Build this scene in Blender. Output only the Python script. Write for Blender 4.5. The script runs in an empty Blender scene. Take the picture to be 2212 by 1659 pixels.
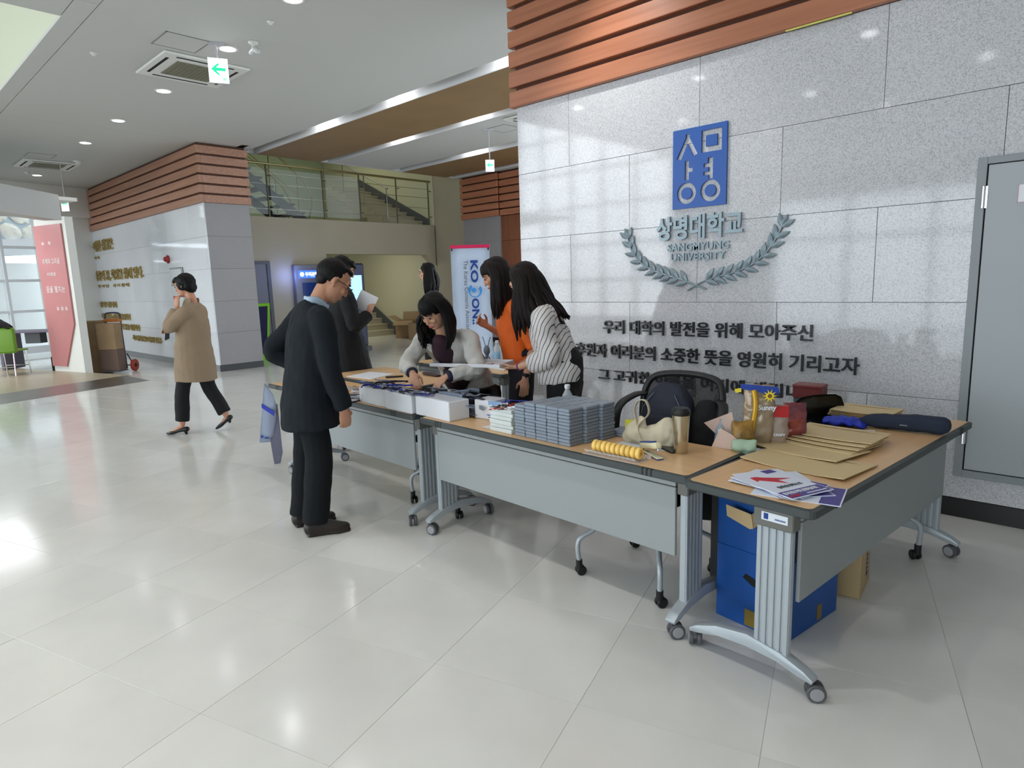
import bpy, bmesh, math, random
from mathutils import Vector, Matrix, Euler, noise
random.seed(7)
SC = bpy.context.scene
COL = SC.collection
PI = math.pi
V = Vector
# ------------------------------------------------------------------ camera, world, light, exposure
cam = bpy.data.cameras.new('camera'); cam.sensor_width = 36.0; cam.lens = 22.5; cam.clip_end = 200
cam_o = bpy.data.objects.new('camera', cam); COL.objects.link(cam_o); SC.camera = cam_o
cam_o.matrix_world = Matrix(((0.72696188, -0.08727707, 0.68110876, 0), (0.68597083, 0.13730054, -0.71455761, 0),
                             (-0.03115211, 0.98667688, 0.15968179, 1.52), (0, 0, 0, 1)))
SC.view_settings.view_transform = 'Standard'; SC.view_settings.look = 'None'
SC.view_settings.exposure = 0.0; SC.view_settings.gamma = 1.0; SC.view_settings.use_curve_mapping = False
SC.cycles.use_denoising = True; SC.cycles.max_bounces = 8; SC.cycles.diffuse_bounces = 4; SC.cycles.glossy_bounces = 4
SC.cycles.transmission_bounces = 6; SC.cycles.transparent_max_bounces = 8; SC.cycles.sample_clamp_indirect = 6.0
SC.cycles.caustics_reflective = False; SC.cycles.caustics_refractive = False
world = bpy.data.worlds.new('sky'); SC.world = world; world.use_nodes = True
bgn = world.node_tree.nodes['Background']; bgn.inputs[0].default_value = (0.80, 0.91, 1.0, 1); bgn.inputs[1].default_value = 4.6

def area_light(name, loc, aim, sx, sy, energy, color=(1, 1, 1), spread=None):
    l = bpy.data.lights.new(name, 'AREA'); l.shape = 'RECTANGLE'; l.size = sx; l.size_y = sy; l.energy = energy; l.color = color
    if spread: l.spread = spread
    o = bpy.data.objects.new(name, l); COL.objects.link(o); o.location = loc
    o.rotation_euler = (V(aim) - V(loc)).to_track_quat('-Z', 'Y').to_euler(); return o
DAY = (0.92, 0.965, 1.0)
area_light('daylight_storefront', (-3.2, -9.5, 1.75), (-3.2, 0, 1.75), 7.8, 3.2, 85, DAY)
area_light('daylight_atrium', (-14.3, -9.5, 3.8), (-14.3, 0, 3.8), 7.7, 7.2, 620, DAY)
area_light('vestibule_fill', (-15.0, 0.8, 3.1), (-15.0, 0.8, 0), 2.6, 2.6, 110, DAY)  # added fill light under the vestibule ceiling, standing in for entrance daylight
area_light('stairwell_lamp', (-16.4, 9.4, 6.6), (-16.2, 9.6, 3.0), 2.5, 2.5, 52, (0.97, 1.0, 0.76))
area_light('under_balcony_lamp', (-15.6, 9.8, 2.6), (-16.0, 10.6, 0.4), 1.6, 1.2, 21, (1.0, 0.96, 0.80))

def spot(loc, energy, size=2.2, color=(1, 0.98, 0.95), aim=None, blend=0.9, radius=0.05):
    l = bpy.data.lights.new('downlight_lamp', 'SPOT'); l.energy = energy; l.spot_size = size; l.spot_blend = blend
    l.color = color; l.shadow_soft_size = radius
    o = bpy.data.objects.new('downlight_lamp', l); COL.objects.link(o); o.location = loc
    if aim: o.rotation_euler = (V(aim) - V(loc)).to_track_quat('-Z', 'Y').to_euler()
    return o
DOWN = [(-1.45, 3.35), (-3.65, 3.3), (-5.72, 3.27), (-7.32, 3.36), (-9.35, 3.38), (-11.34, 3.40), (-13.31, 3.43), (-17.43, 3.49)]
DOWN2 = [(-6.33, 0.85), (-4.35, 0.8), (-2.3, 0.8), (-0.3, 0.8), (-5.71, -1.28), (-3.6, -1.2), (-1.5, -1.2), (-5.03, -3.11), (-3.02, -2.9), (0.9, -1.2)]
for x, y in DOWN: spot((x, y, 4.06), 12 if x > -2 else 30 if x > -8 else 15)
spot((-3.15, 3.75, 4.05), 74, 1.6, aim=(-2.95, 4.6, 2.3), blend=1.0)
for x, y in DOWN2: spot((x, y, 4.06), (16 if x > .5 else 46 if x > -1 else 82) if x > -4 else 34, 1.75)

# ------------------------------------------------------------------ materials
_M = {}
def lin(c):
    return tuple(((x / 12.92) if x <= 0.04045 else ((x + 0.055) / 1.055) ** 2.4) for x in c)
def mat(name, col, rough=0.5, metal=0.0, noise_s=None, noise_a=0.12, bump=None, spec=0.5, alpha=1.0, emit=None, trans=0.0, ior=1.45, coat=0.0, vary=0.0, stretch=None, col2=None, srgb=True):
    """col in sRGB 0..1"""
    if name in _M: return _M[name]
    m = bpy.data.materials.new(name); m.use_nodes = True; nt = m.node_tree; b = nt.nodes['Principled BSDF']
    c = lin(col) if srgb else col
    b.inputs['Base Color'].default_value = (*c, 1); b.inputs['Roughness'].default_value = rough; b.inputs['Metallic'].default_value = metal
    b.inputs['Specular IOR Level'].default_value = spec; b.inputs['Alpha'].default_value = alpha
    b.inputs['Transmission Weight'].default_value = trans; b.inputs['IOR'].default_value = ior; b.inputs['Coat Weight'].default_value = coat
    if emit: b.inputs['Emission Color'].default_value = (*emit[0], 1); b.inputs['Emission Strength'].default_value = emit[1]
    tc = None
    def coords():
        t = nt.nodes.new('ShaderNodeTexCoord'); mp = nt.nodes.new('ShaderNodeMapping'); nt.links.new(t.outputs['Object'], mp.inputs[0])
        if stretch: mp.inputs['Scale'].default_value = stretch
        return mp.outputs[0]
    last = None
    if noise_s:
        tc = coords(); n = nt.nodes.new('ShaderNodeTexNoise'); n.inputs['Scale'].default_value = noise_s; n.inputs['Detail'].default_value = 5
        nt.links.new(tc, n.inputs['Vector'])
        r = nt.nodes.new('ShaderNodeValToRGB'); c2 = lin(col2) if col2 else tuple(max(0, x * (1 - noise_a * 2)) for x in c)
        c1 = c if col2 else tuple(min(1, x * (1 + noise_a)) for x in c)
        r.color_ramp.elements[0].position = 0.3; r.color_ramp.elements[0].color = (*c2, 1)
        r.color_ramp.elements[1].position = 0.7; r.color_ramp.elements[1].color = (*c1, 1)
        nt.links.new(n.outputs['Fac'], r.inputs[0]); last = r.outputs[0]
    if vary:
        oi = nt.nodes.new('ShaderNodeObjectInfo'); mr = nt.nodes.new('ShaderNodeMapRange'); mr.inputs['To Min'].default_value = 1 - vary; mr.inputs['To Max'].default_value = 1 + vary
        nt.links.new(oi.outputs['Random'], mr.inputs['Value']); mx = nt.nodes.new('ShaderNodeVectorMath'); mx.operation = 'SCALE'
        if last: nt.links.new(last, mx.inputs[0])
        else: mx.inputs[0].default_value = c
        nt.links.new(mr.outputs[0], mx.inputs['Scale']); last = mx.outputs[0]
    if last: nt.links.new(last, b.inputs['Base Color'])
    if bump:
        tc = tc or coords(); n2 = nt.nodes.new('ShaderNodeTexNoise'); n2.inputs['Scale'].default_value = bump[0]; n2.inputs['Detail'].default_value = 4
        nt.links.new(tc, n2.inputs['Vector']); bp = nt.nodes.new('ShaderNodeBump'); bp.inputs['Strength'].default_value = bump[1]; bp.inputs['Distance'].default_value = bump[2]
        nt.links.new(n2.outputs['Fac'], bp.inputs['Height']); nt.links.new(bp.outputs[0], b.inputs['Normal'])
    m.diffuse_color = (*c, 1); _M[name] = m; return m

def granite(name, c1, c2, c3, rough, sc=1.0):
    m = mat(name, c1, rough); nt = m.node_tree; b = nt.nodes['Principled BSDF']
    t = nt.nodes.new('ShaderNodeTexCoord'); L = nt.links
    n = nt.nodes.new('ShaderNodeTexNoise'); n.inputs['Scale'].default_value = 135 * sc; n.inputs['Detail'].default_value = 3; n.inputs['Roughness'].default_value = 0.7
    L.new(t.outputs['Object'], n.inputs['Vector'])
    r = nt.nodes.new('ShaderNodeValToRGB'); e = r.color_ramp.elements
    e[0].position = 0.36; e[0].color = (*lin(c3), 1); e[1].position = 0.62; e[1].color = (*lin(c1), 1)
    x = e.new(0.47); x.color = (*lin(c2), 1); L.new(n.outputs['Fac'], r.inputs[0])
    n2 = nt.nodes.new('ShaderNodeTexNoise'); n2.inputs['Scale'].default_value = 1.7; n2.inputs['Detail'].default_value = 2; L.new(t.outputs['Object'], n2.inputs['Vector'])
    mr = nt.nodes.new('ShaderNodeMapRange'); mr.inputs['To Min'].default_value = 0.93; mr.inputs['To Max'].default_value = 1.05; L.new(n2.outputs['Fac'], mr.inputs['Value'])
    oi = nt.nodes.new('ShaderNodeObjectInfo'); mr2 = nt.nodes.new('ShaderNodeMapRange'); mr2.inputs['To Min'].default_value = 0.96; mr2.inputs['To Max'].default_value = 1.04; L.new(oi.outputs['Random'], mr2.inputs['Value'])
    mu = nt.nodes.new('ShaderNodeMath'); mu.operation = 'MULTIPLY'; L.new(mr.outputs[0], mu.inputs[0]); L.new(mr2.outputs[0], mu.inputs[1])
    s = nt.nodes.new('ShaderNodeVectorMath'); s.operation = 'SCALE'; L.new(r.outputs[0], s.inputs[0]); L.new(mu.outputs[0], s.inputs['Scale']); L.new(s.outputs[0], b.inputs['Base Color'])
    bp = nt.nodes.new('ShaderNodeBump'); bp.inputs['Strength'].default_value = 0.02; bp.inputs['Distance'].default_value = 0.002; L.new(n.outputs['Fac'], bp.inputs['Height']); L.new(bp.outputs[0], b.inputs['Normal'])
    return m

# ------------------------------------------------------------------ object helpers
def finish(o, m):
    if m is not None:
        for mm in (m if isinstance(m, (list, tuple)) else [m]): o.data.materials.append(mm)
def obj(name, bm, m, parent=None, smooth=False, loc=None, rot=None):
    me = bpy.data.meshes.new(name)
    if isinstance(bm, bmesh.types.BMesh):
        bmesh.ops.recalc_face_normals(bm, faces=bm.faces[:]); bm.to_mesh(me); bm.free()
    else: me = bm
    if smooth:
        me.polygons.foreach_set('use_smooth', [True] * len(me.polygons))
        if smooth == 2:
            try: me.set_sharp_from_angle(angle=math.radians(38))
            except Exception: pass
    o = bpy.data.objects.new(name, me); COL.objects.link(o); finish(o, m)
    if parent is not None: o.parent = parent
    if loc is not None: o.location = loc
    if rot is not None: o.rotation_euler = rot
    return o
def tag(o, label, cat, group=None):
    o['label'] = label; o['category'] = cat
    if group: o['group'] = group
    return o
def thing(name, label, cat, loc=(0, 0, 0), rz=0.0, group=None):
    o = bpy.data.objects.new(name, None); COL.objects.link(o); o.location = loc; o.rotation_euler = (0, 0, rz)
    o.empty_display_size = 0.1; return tag(o, label, cat, group)
def struct(o): o['kind'] = 'structure'; return o
def dup(root, loc=None, rz=None, label=None, group=None):
    r = root.copy(); COL.objects.link(r)
    if loc is not None: r.location = loc
    if rz is not None: r.rotation_euler = (0, 0, rz)
    if label: r['label'] = label
    if group: r['group'] = group
    for ch in list(root.children):
        c = ch.copy(); COL.objects.link(c); c.parent = r
        for g in ch.children:
            d = g.copy(); COL.objects.link(d); d.parent = c
    return r
def B(): return bmesh.new()
def box(bm, x0, x1, y0, y1, z0, z1, bev=0.0, mtx=None, seg=1, mi=0):
    r = bmesh.ops.create_cube(bm, size=1.0); vs = r['verts']
    bmesh.ops.scale(bm, vec=(x1 - x0, y1 - y0, z1 - z0), verts=vs)
    bmesh.ops.translate(bm, vec=((x0 + x1) / 2, (y0 + y1) / 2, (z0 + z1) / 2), verts=vs)
    if mtx is not None: bmesh.ops.transform(bm, matrix=mtx, verts=vs)
    fs = set(f for v in vs for f in v.link_faces)
    for f in fs: f.material_index = mi
    if bev > 0:
        es = list(set(e for v in vs for e in v.link_edges))
        bmesh.ops.bevel(bm, geom=es, offset=bev, segments=seg, affect='EDGES', profile=0.5)
    return bm
def cyl(bm, p0, p1, r0, r1=None, n=16, caps=True):
    p0 = V(p0); p1 = V(p1); r1 = r0 if r1 is None else r1; d = p1 - p0
    q = d.to_track_quat('Z', 'Y').to_matrix().to_4x4()
    mt = Matrix.Translation((p0 + p1) / 2) @ q
    bmesh.ops.create_cone(bm, cap_ends=caps, cap_tris=False, segments=n, radius1=r0, radius2=r1, depth=d.length, matrix=mt)
    return bm
def lathe(bm, prof, n=24, mtx=None):
    rings = []
    for r, z in prof:
        ring = []
        for i in range(n):
            a = 2 * PI * i / n; p = V((r * math.cos(a), r * math.sin(a), z))
            if mtx is not None: p = mtx @ p
            ring.append(bm.verts.new(p))
        rings.append(ring)
    for a, b in zip(rings, rings[1:]):
        for i in range(n): bm.faces.new((a[i], a[(i + 1) % n], b[(i + 1) % n], b[i]))
    bm.faces.new(rings[0][::-1]); bm.faces.new(rings[-1]); return bm
def prism(bm, poly, axis, t0, t1):
    """poly of 2D points extruded between t0 and t1 along axis: 'x': (y,z) 'y': (x,z) 'z': (x,y)"""
    def P(p, t):
        return {'x': (t, p[0], p[1]), 'y': (p[0], t, p[1]), 'z': (p[0], p[1], t)}[axis]
    a = [bm.verts.new(P(p, t0)) for p in poly]; b = [bm.verts.new(P(p, t1)) for p in poly]; n = len(poly)
    bm.faces.new(a); bm.faces.new(b[::-1])
    for i in range(n): bm.faces.new((a[i], b[i], b[(i + 1) % n], a[(i + 1) % n]))
    return bm
def catmull(pts, k):
    if len(pts) < 3 or k <= 1: 
        out = []
        for a, b in zip(pts, pts[1:]):
            for j in range(k): out.append([x + (y - x) * j / k for x, y in zip(a, b)])
        out.append(list(pts[-1])); return out
    P = [pts[0]] + list(pts) + [pts[-1]]; out = []
    for i in range(1, len(P) - 2):
        for j in range(k):
            t = j / k
            out.append([0.5 * ((2 * b) + (-a + c) * t + (2 * a - 5 * b + 4 * c - d) * t * t + (-a + 3 * b - 3 * c + d) * t ** 3)
                        for a, b, c, d in zip(P[i - 1], P[i], P[i + 1], P[i + 2])])
    out.append(list(pts[-1])); return out
def loft(bm, pts, rad, side=None, n=14, k=4, round_caps=(True, True), power=2.0):
    """tube through pts with radii (a along side, b across); closed"""
    rr = [(r, r) if not isinstance(r, (tuple, list)) else r for r in rad]
    rows = catmull([list(p) + list(r) for p, r in zip(pts, rr)], k)
    C = [V(r[:3]) for r in rows]; R = [(max(r[3], 1e-4), max(r[4], 1e-4)) for r in rows]
    T = []
    for i in range(len(C)):
        d = C[min(i + 1, len(C) - 1)] - C[max(i - 1, 0)]; T.append(d.normalized() if d.length > 1e-9 else V((0, 0, 1)))
    fr = []; s = V(side) if side is not None else (V((1, 0, 0)) if abs(T[0].x) < 0.8 else V((0, 1, 0)))
    for t in T:
        a = s - t * s.dot(t)
        if a.length < 1e-4: a = t.orthogonal()
        a.normalize(); 
        if side is None: s = a
        fr.append((a, t.cross(a)))
    def ring(c, a, b, ra, rb):
        out = []
        for i in range(n):
            th = 2 * PI * i / n; ct, st = math.cos(th), math.sin(th)
            if power != 2.0:
                ct = math.copysign(abs(ct) ** (2 / power), ct); st = math.copysign(abs(st) ** (2 / power), st)
            out.append(bm.verts.new(c + a * (ra * ct) + b * (rb * st)))
        return out
    rings = []
    if round_caps[0]:
        m = min(R[0])
        for f in (0.25, 0.7): rings.append(ring(C[0] - T[0] * m * math.sqrt(1 - f * f) * 0.8, *fr[0], R[0][0] * f, R[0][1] * f))
    for c, (a, b), (ra, rb) in zip(C, fr, R): rings.append(ring(c, a, b, ra, rb))
    if round_caps[1]:
        m = min(R[-1])
        for f in (0.7, 0.25): rings.append(ring(C[-1] + T[-1] * m * math.sqrt(1 - f * f) * 0.8, *fr[-1], R[-1][0] * f, R[-1][1] * f))
    for p, q in zip(rings, rings[1:]):
        for i in range(n): bm.faces.new((p[i], p[(i + 1) % n], q[(i + 1) % n], q[i]))
    bm.faces.new(rings[0][::-1]); bm.faces.new(rings[-1]); return bm
def tube(bm, pts, r, n=8, k=4): return loft(bm, pts, [r] * len(pts), n=n, k=k, round_caps=(False, False))
def ell(bm, c, r, X=None, Y=None, Z=None, u=16, v=10):
    g = bmesh.ops.create_uvsphere(bm, u_segments=u, v_segments=v, radius=1.0); vs = g['verts']
    X = V(X) if X is not None else V((1, 0, 0)); Y = V(Y) if Y is not None else V((0, 1, 0)); Z = V(Z) if Z is not None else V((0, 0, 1))
    M = Matrix(((X.x * r[0], Y.x * r[1], Z.x * r[2], c[0]), (X.y * r[0], Y.y * r[1], Z.y * r[2], c[1]), (X.z * r[0], Y.z * r[1], Z.z * r[2], c[2]), (0, 0, 0, 1)))
    bmesh.ops.transform(bm, matrix=M, verts=vs); return bm
def remesh(bm, voxel, smooth=4, fac=0.5, disp=None):
    bmesh.ops.recalc_face_normals(bm, faces=bm.faces[:])
    me = bpy.data.meshes.new('tmp'); bm.to_mesh(me); bm.free()
    o = bpy.data.objects.new('tmp', me); COL.objects.link(o)
    md = o.modifiers.new('r', 'REMESH'); md.mode = 'VOXEL'; md.voxel_size = voxel; md.adaptivity = 0
    if smooth: s = o.modifiers.new('s', 'SMOOTH'); s.iterations = smooth; s.factor = fac
    dg = bpy.context.evaluated_depsgraph_get(); dg.update()
    r = bpy.data.meshes.new_from_object(o.evaluated_get(dg)); bpy.data.objects.remove(o); bpy.data.meshes.remove(me)
    if disp:
        sc, amp = disp[:2]; st = V(disp[2]) if len(disp) > 2 else V((1, 1, 1))
        nr = [v.normal.copy() for v in r.vertices]
        for v, q in zip(r.vertices, nr):
            p = V((v.co.x * st.x, v.co.y * st.y, v.co.z * st.z)) * sc
            v.co += q * (noise.noise(p) * amp + noise.noise(p * 2.3) * amp * 0.4)
    return r
def text_mesh(s, size=1.0, extrude=0.0, offset=0.0, bevel=0.0):
    c = bpy.data.curves.new('t', 'FONT'); c.body = s; c.size = size; c.extrude = extrude; c.offset = offset; c.resolution_u = 3; c.bevel_depth = bevel
    o = bpy.data.objects.new('t', c); COL.objects.link(o)
    dg = bpy.context.evaluated_depsgraph_get(); dg.update()
    m = bpy.data.meshes.new_from_object(o.evaluated_get(dg)); bpy.data.objects.remove(o); bpy.data.curves.remove(c)
    for p in m.polygons: p.use_smooth = False
    m.materials.clear(); return m
def mbounds(m):
    xs = [v.co.x for v in m.vertices]; ys = [v.co.y for v in m.vertices]; return min(xs), max(xs), min(ys), max(ys)
def text_fit(s, w, h, extrude=0.0, offset=0.0):
    """mesh of text in its XY plane, lower-left at 0,0, scaled to w x h"""
    m = text_mesh(s, 1.0, 0.5, offset); x0, x1, y0, y1 = mbounds(m); sx = w / max(x1 - x0, 1e-6); sy = h / max(y1 - y0, 1e-6)
    for v in m.vertices: v.co = V(((v.co.x - x0) * sx, (v.co.y - y0) * sy, v.co.z * 2 * extrude))
    return m
# ------------------------------------------------------------------ palette
G_MAIN = granite('granite_polished', (0.83, 0.83, 0.84), (0.77, 0.77, 0.785), (0.66, 0.655, 0.665), 0.04)
G_LEFT = granite('granite_pale', (0.86, 0.87, 0.88), (0.84, 0.85, 0.87), (0.79, 0.80, 0.82), 0.06)
G_DARK = granite('granite_matt_dim', (0.58, 0.565, 0.57), (0.55, 0.535, 0.54), (0.50, 0.485, 0.49), 0.4)  # granite for the dim faces; their shade is put into the darker colour
M_JOINT = mat('joint_grey', (0.52, 0.52, 0.53), 0.8)
M_WOOD = mat('plank_wood', (0.70, 0.46, 0.34), 0.38, noise_s=3.0, stretch=(0.35, 6, 9), col2=(0.62, 0.39, 0.28), vary=0.05)
M_WOOD2 = mat('plank_wood_left', (0.67, 0.50, 0.41), 0.42, noise_s=3.0, stretch=(0.35, 6, 9), col2=(0.60, 0.43, 0.34), vary=0.05)  # left wall copy of the plank wood, its different light put into the colour
M_WOODBACK = mat('plank_shadow_gap', (0.30, 0.16, 0.10), 0.7)
M_CEIL = mat('ceiling_paint', (0.77, 0.77, 0.755), 0.75)
M_BROWN = mat('brown_ceiling_panel', (0.55, 0.44, 0.30), 0.6, noise_s=2.0, noise_a=0.05)
M_BEIGE = mat('beige_plaster', (0.70, 0.665, 0.585), 0.7, noise_s=1.5, noise_a=0.02)
M_YELLOW = mat('yellow_plaster', (0.79, 0.78, 0.68), 0.7)
M_WHITEW = mat('white_wall_paint', (0.88, 0.88, 0.86), 0.6)
M_BLACKB = mat('black_baseboard', (0.10, 0.09, 0.09), 0.4)
M_GREYB = mat('grey_baseboard', (0.52, 0.53, 0.54), 0.4)
M_TILE = mat('floor_porcelain', (0.875, 0.87, 0.85), 0.13, noise_s=2.5, noise_a=0.03, vary=0.035, bump=(3.0, 0.05, 0.004))
M_GROUT = mat('floor_grout', (0.80, 0.78, 0.74), 0.7)
M_STEEL = mat('brushed_steel', (0.62, 0.62, 0.61), 0.28, 1.0, bump=(60, 0.05, 0.002), stretch=(1, 1, 8))
M_FRAME = mat('window_frame_white', (0.86, 0.88, 0.90), 0.4)
M_GLASS = mat('window_glass', (0.92, 0.96, 0.97), 0.02, alpha=0.14, spec=0.6)
M_DOOR = mat('door_grey_paint', (0.66, 0.68, 0.69), 0.45)
M_DFRAME = mat('door_frame_grey', (0.56, 0.58, 0.59), 0.45)
M_DARK = mat('dark_gap', (0.07, 0.07, 0.08), 0.8)
M_CHROME = mat('chrome', (0.85, 0.85, 0.86), 0.15, 1.0)
M_PLAT = mat('entrance_matting', (0.66, 0.61, 0.52), 0.35, noise_s=4, noise_a=0.04)
M_LED = mat('lamp_glow', (1, 1, 1), 0.4, emit=((0.93, 0.95, 1.0), 22))
M_WPLASTIC = mat('white_plastic', (0.86, 0.86, 0.84), 0.4)
M_GRILLE = mat('ac_grille', (0.48, 0.47, 0.40), 0.6)
ZC = 4.11
# ------------------------------------------------------------------ floor: 0.61 m porcelain tiles on a turned grid
PHI = math.radians(16.665); cu, su = math.cos(PHI), math.sin(PHI)
TU, TV, U0, V0 = 0.6165, 0.610, -0.770, 1.963
def uvw(u, v, z=0.0): return V((u * cu - v * su, u * su + v * cu, z))
bm = B(); box(bm, -26, 6, -10, 16, -0.30, -0.0015)
floor = struct(obj('floor', bm, M_GROUT))
cells = []
for i in range(-45, 20):
    for j in range(-30, 40):
        c = uvw(U0 + (i + .5) * TU, V0 + (j + .5) * TV)
        if -25.5 < c.x < 5.6 and -9.6 < c.y < 15.6: cells.append((i, j, c))
def in_view(c):
    f = V((-0.68110876, 0.71455761, -0.15968179)); r = V((0.72696188, 0.68597083, -0.03115211)); d = V((0.08727707, -0.13730054, -0.98667688))
    q = c - V((0, 0, 1.52)); z = q.dot(f)
    if z < 0.4: return False
    x = q.dot(r) / z * 1382.5 + 1106; y = q.dot(d) / z * 1382.5 + 829.5
    return -160 < x < 2370 and y < 1800
vis = sorted([c for c in cells if in_view(c[2]) and not (c[2].y > 4.45 and c[2].x > -4.1)], key=lambda c: c[2].length)
near = vis[:290]; nk = set((c[0], c[1]) for c in near)
bm = B(); box(bm, -TU / 2 + .0008, TU / 2 - .0008, -TV / 2 + .0008, TV / 2 - .0008, -0.012, 0.0, 0.0007)
first = None
for i, j, c in near:
    if first is None: first = obj('tile', bm, M_TILE, floor); t = first
    else: t = first.copy(); COL.objects.link(t)
    t.location = c; t.rotation_euler = (0, 0, PHI + random.choice((0, PI)))
bm = B()
for i, j, c in cells:
    if (i, j) in nk: continue
    a = TU / 2 - .0008; b = TV / 2 - .0008
    q = [bm.verts.new(V((c.x + x * cu - y * su, c.y + x * su + y * cu, 0))) for x, y in ((-a, -b), (a, -b), (a, b), (-a, b))]; bm.faces.new(q)
o = obj('tile_field', bm, M_TILE, floor); o['kind'] = 'stuff'

# ------------------------------------------------------------------ granite walls with planks over them
ROWS = [0.12, 0.721, 1.31, 1.90, 2.486, 3.078]
def tiles_y(wall, x0, x1, yf, even, odd, w, m, rows=ROWS, thick=0.025):
    """tiles whose face is at y=yf looking to -y"""
    for k in range(len(rows) - 1):
        off = even if (len(rows) - 2 - k) % 2 == 0 else odd
        n0 = math.floor((x0 - off) / w)
        n1 = math.ceil((x1 - off) / w)
        for n in range(n0, n1):
            a = max(x0, off + n * w) + .0013; b = min(x1, off + (n + 1) * w) - .0013
            if b - a < 0.05: continue
            bm = B(); box(bm, a, b, yf, yf + thick, rows[k] + .0013, rows[k + 1] - .0013, 0.0012)
            obj('tile', bm, m, wall)
def tiles_x(wall, y0, y1, xf, w, m, rows=ROWS, thick=0.025):
    for k in range(len(rows) - 1):
        y = y0
        while y < y1 - 0.05:
            b = min(y1, y + w); bm = B(); box(bm, xf - thick, xf, y + .0013, b - .0013, rows[k] + .0013, rows[k + 1] - .0013, 0.0012)
            obj('tile', bm, m, wall); y += w
PZ0, PH, PP = 3.078, 0.134, 0.170
def planks(wall, x0, x1, yf, side_y=None, ends=0.045, n=6, prot=0.045, m=None):
    for k in range(n):
        bm = B(); z = PZ0 + k * PP; e = ends
        box(bm, x0 - e, x1 + (e if side_y else 0), yf - prot, yf + 0.03, z, z + PH, 0.004)
        if side_y: box(bm, x1 - 0.03, x1 + e, yf + 0.03, side_y, z, z + PH, 0.003)
        obj('plank', bm, m or M_WOOD, wall)
# main granite wall
XL = -4.19; YW = 4.575
bm = B(); box(bm, XL, 5.2, YW + .025, 5.15, 0, ZC)
wall_back = struct(obj('wall_back', bm, M_JOINT))
tiles_y(wall_back, XL, 5.2, YW, -3.59, -2.978, 1.2165, G_MAIN)
bm = B(); box(bm, XL + .006, 5.2, YW - .006, YW + .06, PZ0, ZC); obj('plank_backing', bm, M_WOODBACK, wall_back)
planks(wall_back, XL, 5.2, YW - .006)
bm = B(); box(bm, XL, 5.2, YW + .003, YW + .05, 0, 0.118, 0.002); struct(obj('baseboard_back', bm, M_BLACKB))
bm = B(); box(bm, -1.75, -1.35, YW - .05, YW - .035, PZ0 - .012, PZ0 - .002, .003); obj('light_strip', bm, mat('light_strip_yellow', (0.85, 0.83, 0.45), .5), wall_back)  # yellowish LED line below the lowest plank, its light given as plain colour
# left granite wall and pillar end
YL = 4.85; XR = -12.15
bm = B(); box(bm, -21.0, XR - .025, YL + .025, 5.70, 0, ZC)
wall_left = struct(obj('wall_left', bm, M_JOINT))
tiles_y(wall_left, -21.0, XR, YL, -20.2, -19.6, 1.22, G_LEFT)
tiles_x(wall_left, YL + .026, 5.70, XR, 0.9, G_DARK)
bm = B(); box(bm, -21.0, XR, YL - .006, 5.70, PZ0, ZC); obj('plank_backing', bm, M_WOODBACK, wall_left)
planks(wall_left, -21.0, XR, YL - .006, side_y=5.73, m=M_WOOD2)
bm = B(); box(bm, -21.0, XR - .01, YL + .004, 5.69, 0, 0.118, 0.002); struct(obj('baseboard_left', bm, M_GREYB))
bm = B(); box(bm, XR - .012, XR - .002, YL + .01, 5.70, 0, 0.118, 0.002); struct(obj('baseboard_pillar', bm, M_BLACKB))
bm = B(); box(bm, -24.0, -21.5, 4.60, 5.7, 0, ZC)
wl2 = struct(obj('wall_corner', bm, M_WHITEW))
tiles_y(wl2, -24.0, -21.5, 4.575, -23.2, -22.6, 1.22, G_LEFT); planks(wl2, -24.0, -21.5, 4.60, ends=.04)
# block at the end of the hall
bm = B(); box(bm, -12.40, -11.12, 11.43, 12.8, 0, ZC)
wall_end = struct(obj('wall_end', bm, M_JOINT))
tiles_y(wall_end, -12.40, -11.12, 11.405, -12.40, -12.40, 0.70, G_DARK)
bm = B(); box(bm, -12.40, -11.12, 11.40, 11.5, PZ0, ZC); obj('plank_backing', bm, M_WOODBACK, wall_end); planks(wall_end, -12.40, -11.12, 11.40)
bm = B(); box(bm, -12.40, -11.12, 11.395, 11.5, 0, 0.118); struct(obj('baseboard_end', bm, M_BLACKB))
bm = B(); box(bm, -11.118, -7.5, 11.50, 12.8, 0, ZC); wr = struct(obj('wall_recess', bm, M_WOODBACK))
for k in range(5):
    bm = B(); box(bm, -11.118, -7.5, 11.46, 11.50, .12 + k * .59, .12 + k * .59 + .584, .003); obj('panel', bm, mat('brown_door_panel', (0.50, 0.30, 0.20), .45, noise_s=3, stretch=(6, 6, .5), noise_a=.08), wr)
planks(wr, -11.07, -7.5, 11.46)
# beige wall under the balcony, balcony face, end wall and stairwell
XB = -14.0
bm = B(); box(bm, XB - .25, XB, 5.70, 8.36, 0, 3.09); box(bm, XB - .25, XB, 8.36, 11.60, 2.29, 3.09)
prism(bm, [(11.6, 3.09), (11.6, 2.29), (11.45, 2.29), (12.2, 1.62), (12.2, 3.09)], 'x', XB - .25, XB)
box(bm, -19.6, XB - .25, 5.70, 8.2, 2.95, 3.09)
wall_far = struct(obj('wall_far', bm, M_BEIGE))
bm = B(); box(bm, XB, -12.41, 11.80, 12.0, 0, 7.4); struct(obj('wall_niche', bm, M_BEIGE))
bm = B(); box(bm, -19.8, XB, 11.78, 12.0, 0, 7.4); struct(obj('wall_stairwell', bm, M_YELLOW))
bm = B(); box(bm, -19.9, -19.6, 5.70, 12.0, 0, 7.4); struct(obj('wall_landing', bm, mat('green_plaster', (0.66, 0.71, 0.60), .7)))
bm = B(); box(bm, -19.9, -11.9, 5.55, 5.69, 4.11, 7.4); struct(obj('wall_gallery', bm, M_YELLOW))
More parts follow.
